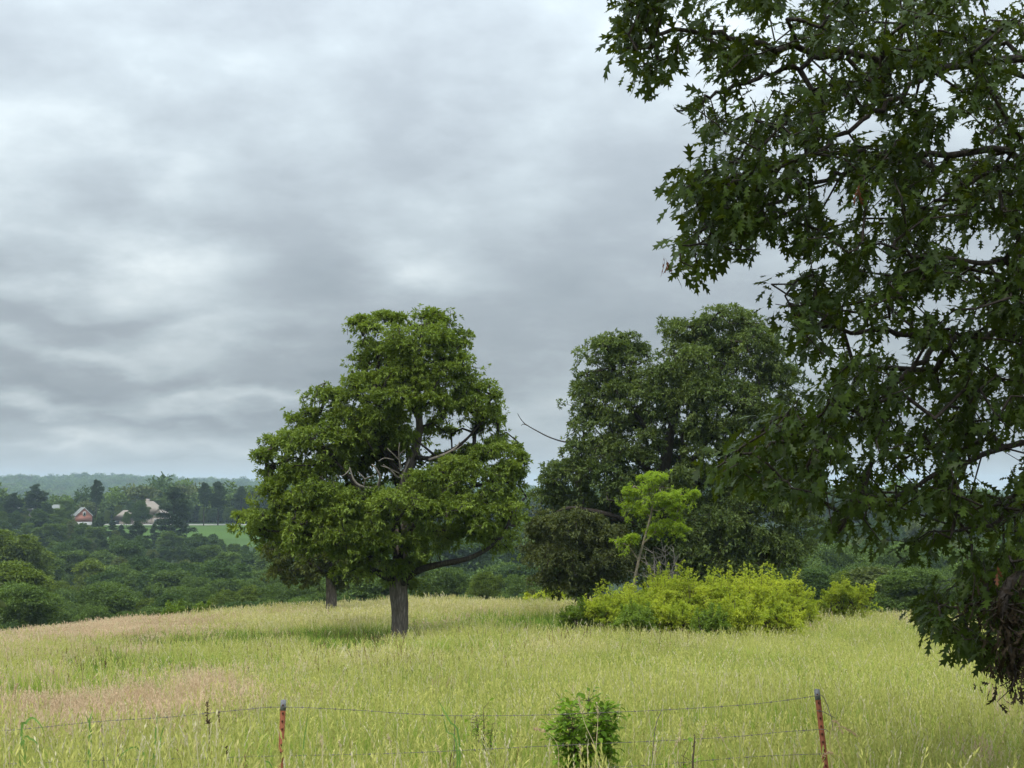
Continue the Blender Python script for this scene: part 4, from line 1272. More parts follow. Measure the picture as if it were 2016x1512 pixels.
def woods():
    # trees with something of their own
    S = [('tall_pine', 190, 947, 815, 'lone tall pine with a bare trunk standing just right of the brick house', 1.0, 0),
         ('tall_pine', 72, 955, 820, 'dark flat topped pine standing above the wood on the far left', 1.5, 1),
         ('tall_pine', 28, 972, 780, 'dark round topped pine at the left edge of the photo, above the wood', 1.5, 1),
         ('tall_pine', 402, 952, 792, 'left of two tall pines standing together on the green lawn', .9, 0),
         ('tall_pine', 430, 950, 798, 'right of two tall pines together on the green lawn, broader crown', 1.25, 1),
         ('tall_pine', 476, 959, 830, 'slim pine beyond the lawn, right of the tall pair', 1.1, 1),
         ('tall_pine', 527, 966, 835, 'small pine silhouetted on the far ridge, next to the solitary oak crown', 1.0, 0),
         ('pine', 345, 962, 640, 'large shaggy pine in front of the lawn, right of the hip roofed house', 1.15, 0),
         ('broad_pine', 268, 1030, 600, 'wide dark pine in front of the lawn, below the hip roofed house', 1.35, 0),
         ('broad_pine', 198, 1020, 640, 'dark pine just below the brick house', 1.2, 0),
         ('broad_pine', 238, 1034, 690, 'shaggy pine left of the wide dark pine in front of the lawn', 1.0, 0),
         ('pine', 305, 1030, 660, 'small pine between the wide dark pine and the large shaggy one', 1.1, 1),
         ('mid', 250, 1006, 772, 'green tree before the left wing of the hip roofed house', .8, 2),
         ('dark', 330, 1046, 690, 'round dark tree on the lawn edge, right of the large shaggy pine', 1.0, 1),
         ('pine', 222, 1024, 700, 'dark pine between the brick house and the hip roofed house', 1.2, 0),
         ('dark', 372, 1062, 650, 'small rounded dark tree at the foot of the lawn, left', 1.2, 0),
         ('mid', 432, 1060, 640, 'small rounded tree at the foot of the lawn, below the tall pine pair', 1.2, 1),
         ('dark', 275, 986, 775, 'dark layered tree in front of the hip roofed house', 1.3, 0),
         ('mid', 133, 981, 770, 'round green tree left of the brick house, before a grey roof', 1.0, 0),
         ('mid', 196, 1010, 760, 'small rounded tree touching the right corner of the brick house', 1.0, 1),
         ('near_bright', 5, 1036, 330, 'pale green tree at the left edge', 1.3, 0),
         ('near_bright', 22, 1100, 190, 'big bright leafy tree at the left end of the meadow crest', 1.25, 0),
         ('near', 52, 1150, 170, 'leafy tree low at the left, right beside the big bright one', 1.2, 0),
         ('near_bright', 118, 1140, 300, 'light green bushy tree below the small straw clearing', .8, 0),
         ('near', 210, 1150, 215, 'rounded dense oak standing out low in the left wood', 1.3, 0),
         ('near_dark', 1592, 1112, 128, 'rounded grey green small tree behind the right shoulder of the thicket', 1.5, 0),
         ('near_bright', 1655, 1120, 150, 'bright green small tree just right of the rounded grey green one', .9, 0),
         ('near', 1790, 1120, 125, 'soft grey green willow like tree right of the lone yellow shrub', 1.7, 0),
         ('olive', 1720, 1110, 150, 'olive green tree behind the lone yellow shrub', 1.3, 0),
         ('near', 1900, 1135, 135, 'dull green tree on the crest below the hanging red oak leaves', 1.4, 0),
         ('near_bright', 955, 1122, 160, 'bright green tree on the crest right of the solitary oak', .9, 0),
         ('near', 870, 1120, 175, 'green tree on the crest just right of the solitary oak trunk', 1.2, 0),
         ('mid', 735, 1125, 180, 'tree between the solitary oak trunk and the olive oak behind', 1.2, 0)]
    for k, px, py, d, lab, w, v in S:
        place(k, px, py, d, lab, wide=w, variant=v, hmax=34)
    gl = {'mid': 'rounded mid green tree', 'dark': 'dark green broadleaf tree', 'bright': 'lighter green leafy tree', 'olive': 'dull olive green tree', 'pine': 'dark narrow pine',
          'near': 'mid green leafy tree', 'near_dark': 'dark leafy tree', 'near_bright': 'fresh green leafy tree'}

    def where(px, area):
        if area == C:
            q = 'left of the solitary oak trunk' if px < 790 else ('right of the solitary oak trunk' if px < 960 else 'between the two big trees')
        elif area == D:
            q = 'behind the thicket' if px < 1640 else ('behind the lone yellow shrub' if px < 1800 else 'under the hanging red oak leaves')
        else:
            q = ['at the left edge', 'under the brick house', 'under the hip roofed house', 'under the open lawn', 'beside the solitary oak crown'][int(np.searchsorted([95, 225, 375, 500], px))]
        return q

    def row(x0, x1, d0, d1, step, top, jit, kinds, area, wide=1.2):
        x = x0 + rng.random() * step
        while x < x1:
            k = kinds[int(rng.integers(len(kinds)))]
            t = np.interp(x, [a for a, b in top], [b for a, b in top]) + rng.uniform(-jit, jit)
            lb = '%s %s, %s' % (gl[k], area, where(x, area))
            place(k, x, t + rng.uniform(-1.5, 1.3) * jit, rng.uniform(d0, d1), lb, lb, wide=wide * .72 * rng.uniform(.8, 1.3), hmax=26)
            x += step * rng.uniform(.6, 1.15)
    A, B, C, D, E_, G_ = 'on the far slope', 'in the valley', 'in the wood', 'of the wood', 'low beyond the crest', 'near the houses'
    mk = ['mid', 'mid', 'dark', 'dark', 'olive']
    # round the houses
    row(-60, 140, 740, 860, 24, [(-60, 990), (0, 982), (60, 985), (100, 996), (140, 1000)], 6, mk, G_, 1.3)
    row(-60, 140, 690, 735, 26, [(-60, 1010), (80, 1008), (140, 1016)], 6, mk, G_, 1.3)
    row(200, 240, 830, 860, 22, [(200, 1003), (240, 1000)], 4, ['mid', 'bright'], G_, 1.2)
    row(235, 385, 845, 890, 20, [(235, 992), (290, 984), (340, 982), (390, 1000)], 4, ['mid', 'mid', 'dark'], G_, 1.2)
    row(380, 620, 850, 900, 20, [(380, 1005), (470, 1002), (560, 1008)], 5, ['mid', 'dark'], G_, 1.3)
    # slope below the lawn
    row(-60, 240, 620, 675, 26, [(-60, 1030), (130, 1028), (240, 1048)], 8, mk, A, 1.3)
    row(-60, 330, 540, 600, 28, [(-60, 1050), (230, 1062), (290, 1072), (330, 1075)], 8, mk + ['pine'], A, 1.3)
    row(330, 640, 560, 660, 24, [(330, 1052), (400, 1058), (440, 1064), (470, 1076), (640, 1060)], 5, ['dark', 'mid', 'dark'], A, 1.3)
    row(-60, 640, 470, 530, 30, [(-60, 1075), (300, 1084), (640, 1085)], 8, mk + ['pine'], A, 1.3)
    # valley
    row(-60, 92, 395, 450, 34, [(-60, 1095), (640, 1105)], 10, mk, B, 1.25)
    row(150, 640, 395, 450, 34, [(150, 1105), (640, 1108)], 9, mk + ['bright'], B, 1.25)
    row(-60, 88, 330, 380, 38, [(-60, 1105), (640, 1110)], 9, ['mid', 'dark', 'bright', 'mid'], B, 1.25)
    row(150, 640, 330, 380, 38, [(150, 1112), (300, 1105), (640, 1122)], 9, ['mid', 'dark', 'bright', 'mid'], B, 1.25)
    row(70, 640, 265, 310, 44, [(70, 1165), (130, 1160), (640, 1135)], 9, ['near', 'near_dark', 'near', 'mid'], E_, 1.3)
    row(-60, 640, 205, 245, 58, [(-60, 1180), (60, 1178), (150, 1178), (300, 1168), (450, 1150), (640, 1150)], 8, ['near', 'near_dark', 'near', 'near_bright'], E_, 1.35)
    row(-60, 640, 160, 185, 60, [(-60, 1215), (100, 1212), (300, 1195), (450, 1180), (640, 1172)], 6, ['near', 'near_dark', 'near'], E_, 1.5)
    # middle, seen under and between the crowns
    row(600, 1150, 500, 640, 34, [(600, 1045), (1150, 1035)], 10, mk, C, 1.3)
    row(600, 1150, 370, 450, 38, [(600, 1075), (1150, 1065)], 10, mk, C, 1.3)
    row(600, 1150, 260, 320, 46, [(600, 1115), (1150, 1100)], 9, ['near', 'near_dark', 'mid'], C, 1.3)
    row(600, 1150, 190, 225, 56, [(600, 1150), (1150, 1135)], 7, ['near', 'near_dark', 'near'], C, 1.4)
    row(600, 1150, 140, 160, 66, [(600, 1176), (1150, 1160)], 5, ['near', 'near_dark'], C, 1.7)
    # right
    row(1500, 2120, 500, 620, 36, [(1500, 1030), (1620, 1030), (1700, 1020), (2120, 1010)], 8, mk, D, 1.3)
    row(1500, 2120, 360, 430, 40, [(1500, 1055), (2120, 1045)], 9, mk, D, 1.3)
    row(1480, 2120, 250, 310, 50, [(1480, 1085), (2120, 1075)], 9, ['near', 'near_dark', 'mid', 'near'], D, 1.35)
    row(1480, 2120, 180, 215, 60, [(1480, 1118), (1700, 1110), (2120, 1105)], 8, ['near', 'near_dark', 'near_dark'], D, 1.4)
    row(1680, 2120, 140, 158, 75, [(1680, 1160), (2120, 1150)], 5, ['near', 'near'], D, 1.5)
    # any built kind that found no place is dropped
    for lst in PROTO.values():
        for ent in lst:
            if not ent[1]:
                for c in list(ent[0].children):
                    bpy.data.objects.remove(c)
                bpy.data.objects.remove(ent[0])


woods()


def far_woods():
    temps = []
    mats = [M['forest_a'], M['forest_b'], M['forest_d'], M['forest_a']]
    for v in range(4):
        cr = Acc()
        for i in range(7):
            a_ = i * 2.4
            q = 3.0 if i else 0
            c = np.array([math.cos(a_) * q, math.sin(a_) * q, 8.2 + rng.normal(0, .8) + (2.2 if i == 0 else 0)])
            p, nr, sub, sr = lobe_tips(c, [3.0, 3.0, 2.6], 4, 34, subr=.6, flat=.9, under=.3)
            tufts(cr, p, nr, 3, 1.7, .9, .1)
        temps.append(template('far_tree', cr, mats[v]))
    P = []
    for (r0, r1, area) in ((905, 1400, 62), (1400, 2400, 95), (2400, 5200, 135)):
        A_ = .5 * (r1 ** 2 - r0 ** 2) * 2 * R(22)
        n = int(A_ / area)
        r = np.sqrt(rng.uniform(r0 ** 2, r1 ** 2, n)); t = rng.uniform(R(-22), R(22), n)
        x, y = r * np.sin(t), r * np.cos(t)
        keep = pasture_mask(x, y) < .3
        P.append(np.stack([x[keep], y[keep]], -1))
    P = np.concatenate(P)
    z = ground(P[:, 0], P[:, 1])
    n = len(P)
    s = (.8 + .75 * vnoise(P[:, 0], P[:, 1], 60, 31)) * rng.uniform(.7, 1.25, n) * np.where(np.hypot(P[:, 0], P[:, 1]) > 2400, 1.35, 1.1)
    # the same woods close in on both sides of what the photograph takes in
    n2 = 26000
    r2 = np.sqrt(rng.uniform(150.0 ** 2, 905.0 ** 2, n2)); t2 = rng.uniform(R(20.8), R(62), n2) * rng.choice([-1, 1], n2)
    side = np.stack([r2 * np.sin(t2), r2 * np.cos(t2)], -1)
    s2 = rng.uniform(.75, 1.1, n2)
    side_z = ground(side[:, 0], side[:, 1])
    P = np.concatenate([P, side]); z = np.concatenate([z, side_z]); s = np.concatenate([s, s2]); n = len(P)
    scatter('distant_woods', temps, np.c_[P, z - 1.5], np.c_[np.zeros((n, 2)), rng.random(n) * 6.28], np.c_[s, s, s * rng.uniform(.85, 1.15, n)], rng.integers(0, 4, n), 'unbroken woods covering the far hills and the horizon ridge')


far_woods()


# ------------------------------------------------------------------ haze
def haze():
    a = Acc()
    x0, x1, y0, y1 = -8300.0, 8300.0, -8300.0, 8300.0
    z0, z1 = EYE - 150.0, EYE + 75.0
    box(a, [(x0 + x1) / 2, (y0 + y1) / 2, (z0 + z1) / 2], [x1 - x0, y1 - y0, z1 - z0])
    m, nt, out = material('air')
    v = nt.nodes.new('ShaderNodeVolumePrincipled')
    v.inputs['Color'].default_value = (0.66, 0.84, 1.0, 1)
    v.inputs['Density'].default_value = HAZE
    v.inputs['Anisotropy'].default_value = 0.0
    nt.links.new(v.outputs[0], out.inputs['Volume'])
    o = a.obj('haze', m, off=(0, 0, 0))
    o['kind'] = 'stuff'; o['label'] = 'thin blue haze over the valley and far hills'


HAZE = 0.00010
haze()

# ------------------------------------------------------------------ houses on the far slope
H_BRICK = plain_mat('red_brick', (0.36, 0.16, 0.115), (0.28, 0.12, 0.09), scale=3)
H_WHITE = plain_mat('white_siding', (0.50, 0.49, 0.46), (0.42, 0.41, 0.39), scale=1)
H_GREY = plain_mat('grey_shingle', (0.20, 0.21, 0.20), (0.14, 0.15, 0.14), scale=2, stretch=(1, 1, 4))
H_BROWN = plain_mat('brown_shingle', (0.27, 0.23, 0.19), (0.19, 0.16, 0.13), scale=2, stretch=(1, 1, 4))
H_STONE = plain_mat('tan_stone', (0.33, 0.28, 0.24), (0.25, 0.21, 0.18), scale=2)
H_GLASS = plain_mat('dark_window', (0.03, 0.04, 0.05), rough=0.1, spec=0.6)
H_DRIVE = plain_mat('pale_concrete', (0.30, 0.29, 0.26), (0.24, 0.23, 0.21), scale=.5)


def local(acc_pts, base, rz):
    Mz = np.array(Matrix.Rotation(rz, 3, 'Z'))
    return np.asarray(acc_pts, float) @ Mz.T + base


def piece(root, name, mat, boxes=(), polys=(), rz=0.0, parent=None, **tags):
    """boxes: (centre, size); polys: (verts, faces) in the house's own axes"""
    a = Acc()
    base = np.array(root.location)
    for c, s in boxes:
        b = Acc(); box(b, c, s)
        a.add(local(b.b[0][0], base, rz), b.b[0][1])
    for V, Fc in polys:
        a.add(local(V, base, rz), Fc)
    o = a.obj(name, mat, root, **tags)
    if parent is not None:
        o.parent = parent
    return o


def gable(w, l, z0, z1, th=.25, over=.4):
    """gable roof over a w (x) by l (y) plan, ridge along y"""
    W, Lh = w / 2 + over, l / 2 + over
    s = (z1 - z0) / (w / 2)
    ze = z0 - over * s
    V = [[-W, -Lh, ze], [0, -Lh, z1], [W, -Lh, ze], [-W, Lh, ze], [0, Lh, z1], [W, Lh, ze]]
    V2 = [[a, b, c + th] for a, b, c in V]
    V = V + V2
    return V, [[6, 9, 10, 7], [7, 10, 11, 8], [0, 1, 4, 3], [1, 2, 5, 4], [0, 6, 7, 1], [1, 7, 8, 2], [3, 4, 10, 9], [4, 5, 11, 10], [0, 3, 9, 6], [2, 8, 11, 5]]


def hip(x0, x1, y0, y1, z0, z1, rx0, rx1, over=.6):
    x0 -= over; x1 += over; y0 -= over; y1 += over
    ym = (y0 + y1) / 2
    V = [[x0, y0, z0], [x1, y0, z0], [x1, y1, z0], [x0, y1, z0], [rx0, ym, z1], [rx1, ym, z1]]
    return V, [[0, 1, 5, 4], [2, 3, 4, 5], [1, 2, 5, 5][:4], [3, 0, 4, 4][:4], [0, 3, 2, 1]]


def tri_fix(V, Fs):
    out = []
    for f in Fs:
        out.append(f)
    return V, out


def house_brick():
    px, d = 166, 800
    zt = at(px, 999, d)[2]
    x = at(px, 999, d)[0]
    gz = zt - 10.2
    rz = R(-24)
    # the gable end stands at the front, the ridge runs back to the left
    ctr = np.array([x - 2.4, d + 5.5, gz])
    r = empty('brick_house', ctr, 'small red brick gable house with grey roof and white ground storey among the trees', 'house')
    w, l = 8.2, 11.0
    rz = R(24)
    piece(r, 'ground_storey', H_WHITE, [([0, 0, 1.0], [w, l, 3.6])], rz=rz)
    piece(r, 'wall', H_BRICK, [([0, 0, 4.4], [w + .1, l + .1, 3.2])], polys=[([[-w / 2, -l / 2 - .05, 6.0], [w / 2, -l / 2 - .05, 6.0], [0, -l / 2 - .05, 10.0], [-w / 2, l / 2 + .05, 6.0], [w / 2, l / 2 + .05, 6.0], [0, l / 2 + .05, 10.0]], [[0, 1, 2], [5, 4, 3]])], rz=rz)
    roof = piece(r, 'roof', H_GREY, polys=[gable(w, l, 6.0, 10.0)], rz=rz)
    for s in (-1, 1):
        ang = math.atan2(4.0, w / 2)
        V, Fq = [[s * (w / 2 + .42), -l / 2 - .46, 5.5], [0, -l / 2 - .46, 10.0 - .1], [0, -l / 2 - .46, 10.35], [s * (w / 2 + .42), -l / 2 - .46, 6.0],
                 [s * (w / 2 + .42), -l / 2 - .40, 5.5], [0, -l / 2 - .40, 10.0 - .1], [0, -l / 2 - .40, 10.35], [s * (w / 2 + .42), -l / 2 - .40, 6.0]], [[0, 1, 2, 3], [7, 6, 5, 4], [0, 4, 5, 1], [3, 2, 6, 7]]
        piece(r, 'barge_board', H_WHITE, polys=[(V, Fq)], rz=rz, parent=roof)
    wn = piece(r, 'window', H_WHITE, [([.1, -l / 2 - .08, 6.9], [1.5, .14, 2.3])], rz=rz)
    piece(r, 'pane', H_GLASS, [([.1, -l / 2 - .17, 6.9], [.8, .06, 1.6])], rz=rz, parent=wn)
    wn = piece(r, 'window', H_WHITE, [([-w / 2 - .08, -2.0, 4.3], [.14, 1.3, 1.7])], rz=rz)
    piece(r, 'pane', H_GLASS, [([-w / 2 - .17, -2.0, 4.3], [.06, .8, 1.2])], rz=rz, parent=wn)
    piece(r, 'garage_door', plain_mat('garage_panel', (0.5, 0.49, 0.47)), [([1.6, -l / 2 - .08, .9], [3.0, .12, 2.5])], rz=rz)
    piece(r, 'garage_door', bpy.data.materials['garage_panel'], [([-1.9, -l / 2 - .08, .9], [3.0, .12, 2.5])], rz=rz)


def tri_hip(x0, x1, y0, y1, z0, z1, rx0, rx1):
    V, _ = hip(x0, x1, y0, y1, z0, z1, rx0, rx1)
    return [(V, [[0, 1, 5, 4], [2, 3, 4, 5], [0, 3, 2, 1]]), (V, [[1, 2, 5], [3, 0, 4]])]


def house_hip():
    d = 815
    p = at(275, 1033, d)
    ctr = np.array([p[0], d + 6, p[2] - .6])
    r = empty('hip_roof_house', ctr, 'wide low house with a brown hipped roof half hidden behind dark pines', 'house')
    m = F / d
    X = lambda px: (px - 275) / m
    piece(r, 'wall', H_STONE, [([X(295), 0, 2.0], [X(328) - X(262), 12, 5.0])])
    piece(r, 'wing_wall', H_STONE, [([X(240), -1, 1.2], [X(262) - X(221), 9, 3.6])])
    piece(r, 'roof', H_BROWN, polys=tri_hip(X(258), X(330), -6, 6, 4.4, 13.0, X(275), X(296)))
    piece(r, 'wing_roof', H_BROWN, polys=tri_hip(X(219), X(264), -5.5, 3.5, 2.9, 8.2, X(238), X(264)))
    piece(r, 'front_gable', H_BROWN, polys=[([[X(300), -8, 4.2], [X(326), -8, 4.2], [X(313), -8, 8.6], [X(313), 0, 8.6], [X(300), 0, 4.2], [X(326), 0, 4.2]], [[0, 1, 2]]), ([[X(299), -8.3, 4.1], [X(313), -8.3, 8.8], [X(313), 0, 8.8], [X(299), 0, 4.1], [X(327), -8.3, 4.1], [X(327), 0, 4.1]], [[0, 1, 2, 3], [1, 4, 5, 2]])])
    piece(r, 'porch_wall', H_STONE, [([X(313), -6.9, 2.1], [X(325) - X(301), 2.0, 4.1])])
    for q in (306.5, 310.5):
        w = piece(r, 'window', H_WHITE, [([X(q), -8.0, 2.2], [.9, .2, 3.2])])
        piece(r, 'pane', H_GLASS, [([X(q), -8.13, 2.2], [.5, .06, 2.6])], parent=w)
    w = piece(r, 'window', H_GLASS, [([X(228), -5.6, 1.8], [3.2, .2, 1.6])])
    piece(r, 'chimney', H_STONE, [([X(284), 1, 12.2], [1.6, 1.6, 4.0])])


def house_far():
    d = 850
    p = at(118, 993, d)
    ctr = np.array([p[0], d, p[2] - 10.5])
    r = empty('grey_roof_house', ctr, 'house showing only its pale grey roof above the trees left of the brick house', 'house')
    piece(r, 'wall', H_WHITE, [([0, 0, 2.5], [12, 9, 7.4])])
    piece(r, 'roof', H_GREY, polys=tri_hip(-6.5, 6.5, -5, 5, 6.1, 10.4, -3.5, 4.5))
    w = piece(r, 'window', H_WHITE, [([-2, -4.6, 3.5], [1.4, .2, 1.8])])
    piece(r, 'pane', H_GLASS, [([-2, -4.73, 3.5], [1.0, .06, 1.4])], parent=w)
    d = 860
    p = at(45, 990, d)
    r = empty('grey_roof_house', np.array([p[0], d, p[2] - 10.5]), 'house with a dim grey roof barely showing at the far left of the grove', 'house')
    piece(r, 'wall', H_STONE, [([0, 0, 2.5], [14, 9, 6.0])])
    piece(r, 'roof', H_GREY, polys=tri_hip(-7.5, 7.5, -5, 5, 5.4, 9.6, -4, 4))


def driveway():
    a = Acc()
    xs = np.linspace(-222, -105, 60)
    zf = ground(xs, np.full(60, 801.0)); zb = ground(xs, np.full(60, 807.0))
    V = np.concatenate([np.stack([xs, np.full(60, 800.8), zf - .6], -1), np.stack([xs, np.full(60, 801.0), zf + .12], -1), np.stack([xs, np.full(60, 807.0), zb + .36], -1), np.stack([xs, np.full(60, 807.2), zb - .6], -1)])
    i = np.arange(59)
    a.add(V, np.concatenate([np.stack([i + 60 * k, i + 1 + 60 * k, i + 61 + 60 * k, i + 60 + 60 * k], -1) for k in range(3)]))
    o = a.obj('driveway', H_DRIVE, off=(0, 0, 0))
    o['kind'] = 'structure'; o['label'] = 'pale concrete drive along the top of the lawn'


house_brick(); house_hip(); house_far(); driveway()


# ------------------------------------------------------------------ the red oak overhanging the photographer
OAK_HALF = np.array([(-.20, .008), (.0, .012), (.10, .05), (.20, .19), (.30, .06), (.38, .12), (.54, .30), (.56, .08), (.64, .12), (.82, .22), (.80, .07), (1.0, .0)])


def oak_leaf_template(curl, fold, bend):
    t, w = OAK_HALF[:, 0], OAK_HALF[:, 1]
    tm = np.maximum.accumulate(np.array([-.22, 0, .11, .15, .27, .35, .43, .53, .61, .70, .80, 1.0]))
    n = len(t)
    mid = np.stack([bend * tm ** 2, tm, -curl * np.maximum(tm, 0) ** 2], -1)
    Rt = np.stack([w + bend * t ** 2, t + w * .12, -curl * np.maximum(t, 0) ** 2 + fold * w - .5 * w * w], -1)
    Lf = np.stack([-w + bend * t ** 2, t + w * .12, -curl * np.maximum(t, 0) ** 2 + fold * w - .5 * w * w], -1)
    V = np.concatenate([mid, Rt, Lf])
    i = np.arange(n - 1)
    Fq = np.concatenate([np.stack([i, n + i, n + i + 1, i + 1], -1), np.stack([i, i + 1, 2 * n + i + 1, 2 * n + i], -1)])
    return V, Fq


OAK_T = [oak_leaf_template(.22, .18, .05), oak_leaf_template(.40, -.10, -.08), oak_leaf_template(.10, .35, .02), oak_leaf_template(.30, .05, .14)]


def in_poly(px, py, poly):
    x0, y0 = np.array(poly).T; x1, y1 = np.roll(x0, -1), np.roll(y0, -1)
    c = ((y0 > py[:, None]) != (y1 > py[:, None])) & (px[:, None] < (x1 - x0) * (py[:, None] - y0) / (y1 - y0 + 1e-9) + x0)
    return c.sum(1) % 2 == 1


ENVELOPE = [(1235, -60), (1225, 60), (1222, 115), (1262, 150), (1310, 165), (1345, 225), (1372, 285), (1400, 305), (1470, 300), (1400, 325), (1330, 352), (1345, 400), (1325, 470), (1330, 515), (1390, 535), (1440, 490), (1510, 500),
            (1520, 590), (1580, 680), (1640, 715), (1640, 765), (1570, 775), (1500, 845), (1420, 895), (1400, 930), (1490, 955), (1560, 990), (1610, 985), (1650, 950), (1668, 985), (1625, 1025), (1640, 1060), (1720, 1080), (1800, 1075),
            (1840, 1110), (1880, 1135), (1840, 1160), (1800, 1190), (1840, 1240), (1910, 1270), (1965, 1290), (2060, 1300), (2500, 1250), (2700, 300), (2700, -60)]
GAPS = [(1420, 20, 70, 26), (1590, 130, 120, 26), (1540, 60, 60, 20), (1700, 250, 80, 40), (1650, 395, 40, 52), (1540, 292, 50, 18), (1900, 285, 110, 28), (1505, 470, 30, 22), (1850, 590, 60, 34), (1800, 690, 80, 26), (1800, 800, 34, 44), (1650, 940, 34, 30),
        (1960, 920, 60, 46), (1730, 540, 30, 40), (1940, 480, 50, 40), (1780, 930, 60, 22), (1600, 640, 30, 20), (1740, 1100, 40, 30), (1870, 1080, 50, 24)]


def red_oak():
    bx, by = 6.1, 12.6
    base = np.array([bx, by, G(bx, by)])
    root = empty('red_oak_tree', base, 'dark overhanging red oak with pointed lobed leaves filling the whole right side', 'tree')
    tz = lambda h: np.array([bx + .06 * h, by - .03 * h, base[2] + h])
    ta = Acc()
    tp = smooth_path([tz(-.3), tz(.6), tz(2), tz(4), tz(6), tz(8), tz(10.5)], 26)
    tube(ta, tp, np.interp(np.linspace(0, 1, 26), [0, .1, .5, 1], [.52, .38, .28, .10]), 20, lump=.06)
    ta.obj('trunk', M['red_oak_bark'], root, smooth=True)
    A = lambda *l: [at(*q) for q in l]
    limbs = [[tz(6.2)] + A((2150, 110, 11.5), (1850, 130, 10.8), (1650, 106, 10.2), (1480, 82, 9.8), (1330, 60, 9.4), (1240, 90, 9.2)),
             A((1660, 108, 10.2), (1570, 128, 10), (1480, 155, 9.8), (1400, 185, 9.5), (1330, 215, 9.3)),
             [tz(5.4)] + A((2150, 330, 11.6), (1960, 297, 11), (1750, 303, 10.6), (1640, 296, 10.2), (1520, 262, 9.8)),
             A((1750, 303, 10.6), (1640, 345, 10.3), (1520, 392, 9.8), (1410, 430, 9.3), (1345, 485, 9)),
             A((1860, 130, 10.8), (1770, 185, 10.5), (1690, 240, 10.2), (1630, 285, 10), (1540, 330, 9.6), (1450, 345, 9.3), (1360, 370, 9.1)),
             [tz(4.4)] + A((2150, 640, 12), (1990, 655, 11.2), (1880, 662, 10.8), (1750, 655, 10.5), (1620, 640, 10), (1540, 590, 9.6)),
             A((1880, 663, 10.8), (1820, 705, 10.5), (1770, 745, 10.2), (1680, 800, 9.9), (1580, 850, 9.6), (1490, 885, 9.3), (1420, 905, 9.1)),
             [tz(3.5)] + A((2200, 860, 12), (1990, 880, 11.2), (1860, 930, 10.6), (1740, 985, 10.1), (1650, 1020, 9.8)),
             [tz(3.1)] + A((2250, 960, 11.6), (2060, 1000, 10.9), (1930, 1035, 10.3), (1830, 1060, 10)),
             [tz(2.6)] + A((2300, 1060, 11.5), (2120, 1120, 10.8), (2000, 1165, 10.1), (1910, 1195, 9.8), (1845, 1195, 9.6)),
             [tz(7.2)] + A((2150, -120, 11), (1850, -130, 10.4), (1600, -70, 10), (1430, -30, 9.7), (1290, -10, 9.5)),
             [tz(5.0)] + A((2130, 480, 10.6), (1950, 520, 10.0), (1800, 500, 9.6), (1700, 470, 9.4)),
             [tz(7.8), [5.0, 9.5, EYE + 6.2], [3.6, 6.5, EYE + 6.4], [2.0, 4.5, EYE + 5.6]],
             [tz(8.6), [6.6, 9.0, EYE + 7.6], [6.4, 5.0, EYE + 7.2]],
             [tz(8.0), [8.4, 12.5, EYE + 6.5], [10.2, 12.0, EYE + 6.2]],
             [tz(8.8), [4.2, 12.5, EYE + 7.4], [2.3, 12.0, EYE + 7.0]],
             [tz(9.0), [6.2, 15.0, EYE + 8.0], [5.8, 17.0, EYE + 7.4]],
             [tz(4.5), [8.5, 14.2, EYE + 2.5], [10.5, 14.6, EYE + 2.2]],
             A((2180, 640, 12), (2080, 560, 11), (1980, 420, 10.6), (1900, 380, 10.4), (1820, 400, 10))]
    r0s = [.048, .022, .044, .018, .022, .044, .022, .036, .032, .032, .044, .03, .07, .07, .07, .06, .06, .05, .02]
    nodes = [p for p in tp]; par = list(range(-1, len(tp) - 1)); lim = [-1] * len(tp)
    accs = []
    for li, (pts, r0) in enumerate(zip(limbs, r0s)):
        pp = smooth_path(pts, 5 * len(pts))
        wob = rng.normal(0, .018, pp.shape); wob[0] = 0
        pp = pp + wob
        j = int(np.argmin([np.linalg.norm(q - pp[0]) for q in nodes]))
        b = Acc()
        tube(b, pp, .72 * r0 * np.linspace(1, 0, len(pp)) ** .8 + .005, 8, lump=.05)
        accs.append(b)
        prev = j
        for q in pp[1:]:
            nodes.append(q); par.append(prev); lim.append(li); prev = len(nodes) - 1
    nfix = len(nodes)
    # leafy ends inside the crown's outline as it stands to the left of the trunk
    C = []
    n = 13500
    px = rng.uniform(1200, 2700, n); py = rng.uniform(-60, 1310, n)
    px[:260] = rng.uniform(1795, 2010, 260); py[:260] = rng.uniform(1120, 1295, 260)
    ok = in_poly(px, py, ENVELOPE)
    g = np.zeros(n)
    for gx, gy, sx, sy in GAPS:
        g = np.maximum(g, np.exp(-(((px - gx) / sx) ** 2 + ((py - gy) / sy) ** 2)))
    clump = vnoise(px, py, 46, 51) * .65 + vnoise(px, py, 24, 52) * .35
    ok &= (g < rng.uniform(.2, .6, n)) & (clump > rng.uniform(.30, .56, n)) & ((px < 2060) | (rng.random(n) < .45))
    px, py = px[ok], py[ok]
    dl = np.clip(8.6 + (px - 1250) / 700, 8.4, 9.6)
    dd = dl + rng.random(len(px)) ** 1.3 * np.clip(1.2 + (px - 1230) / 170, 1.0, 5.2)
    C = np.array([at(a, b, c) for a, b, c in zip(px, py, dd)])
    n_in = len(C)
    # crown over and behind the frame, which shades the rest
    m = 1500
    e = unit(rng.normal(0, 1, (m, 3))) * rng.uniform(.72, 1.0, (m, 1))
    U = np.array([5.6, 10.6, EYE + 3.6]) + e * np.array([6.2, 7.8, 5.6])
    keep = (U[:, 2] - EYE > .345 * U[:, 1] + .45) | (U[:, 0] > .40 * U[:, 1] + .6)
    keep &= U[:, 2] > EYE + 1.2
    keep &= (U[:, 1] > 5.2) | (U[:, 2] > EYE + 4.5)
    keep &= np.linalg.norm(U - [0, 0, EYE], axis=1) > 6.0
    U = U[keep]
    P, par, lim = attach(nodes, par, lim, C, .45, .16, sag=.03)
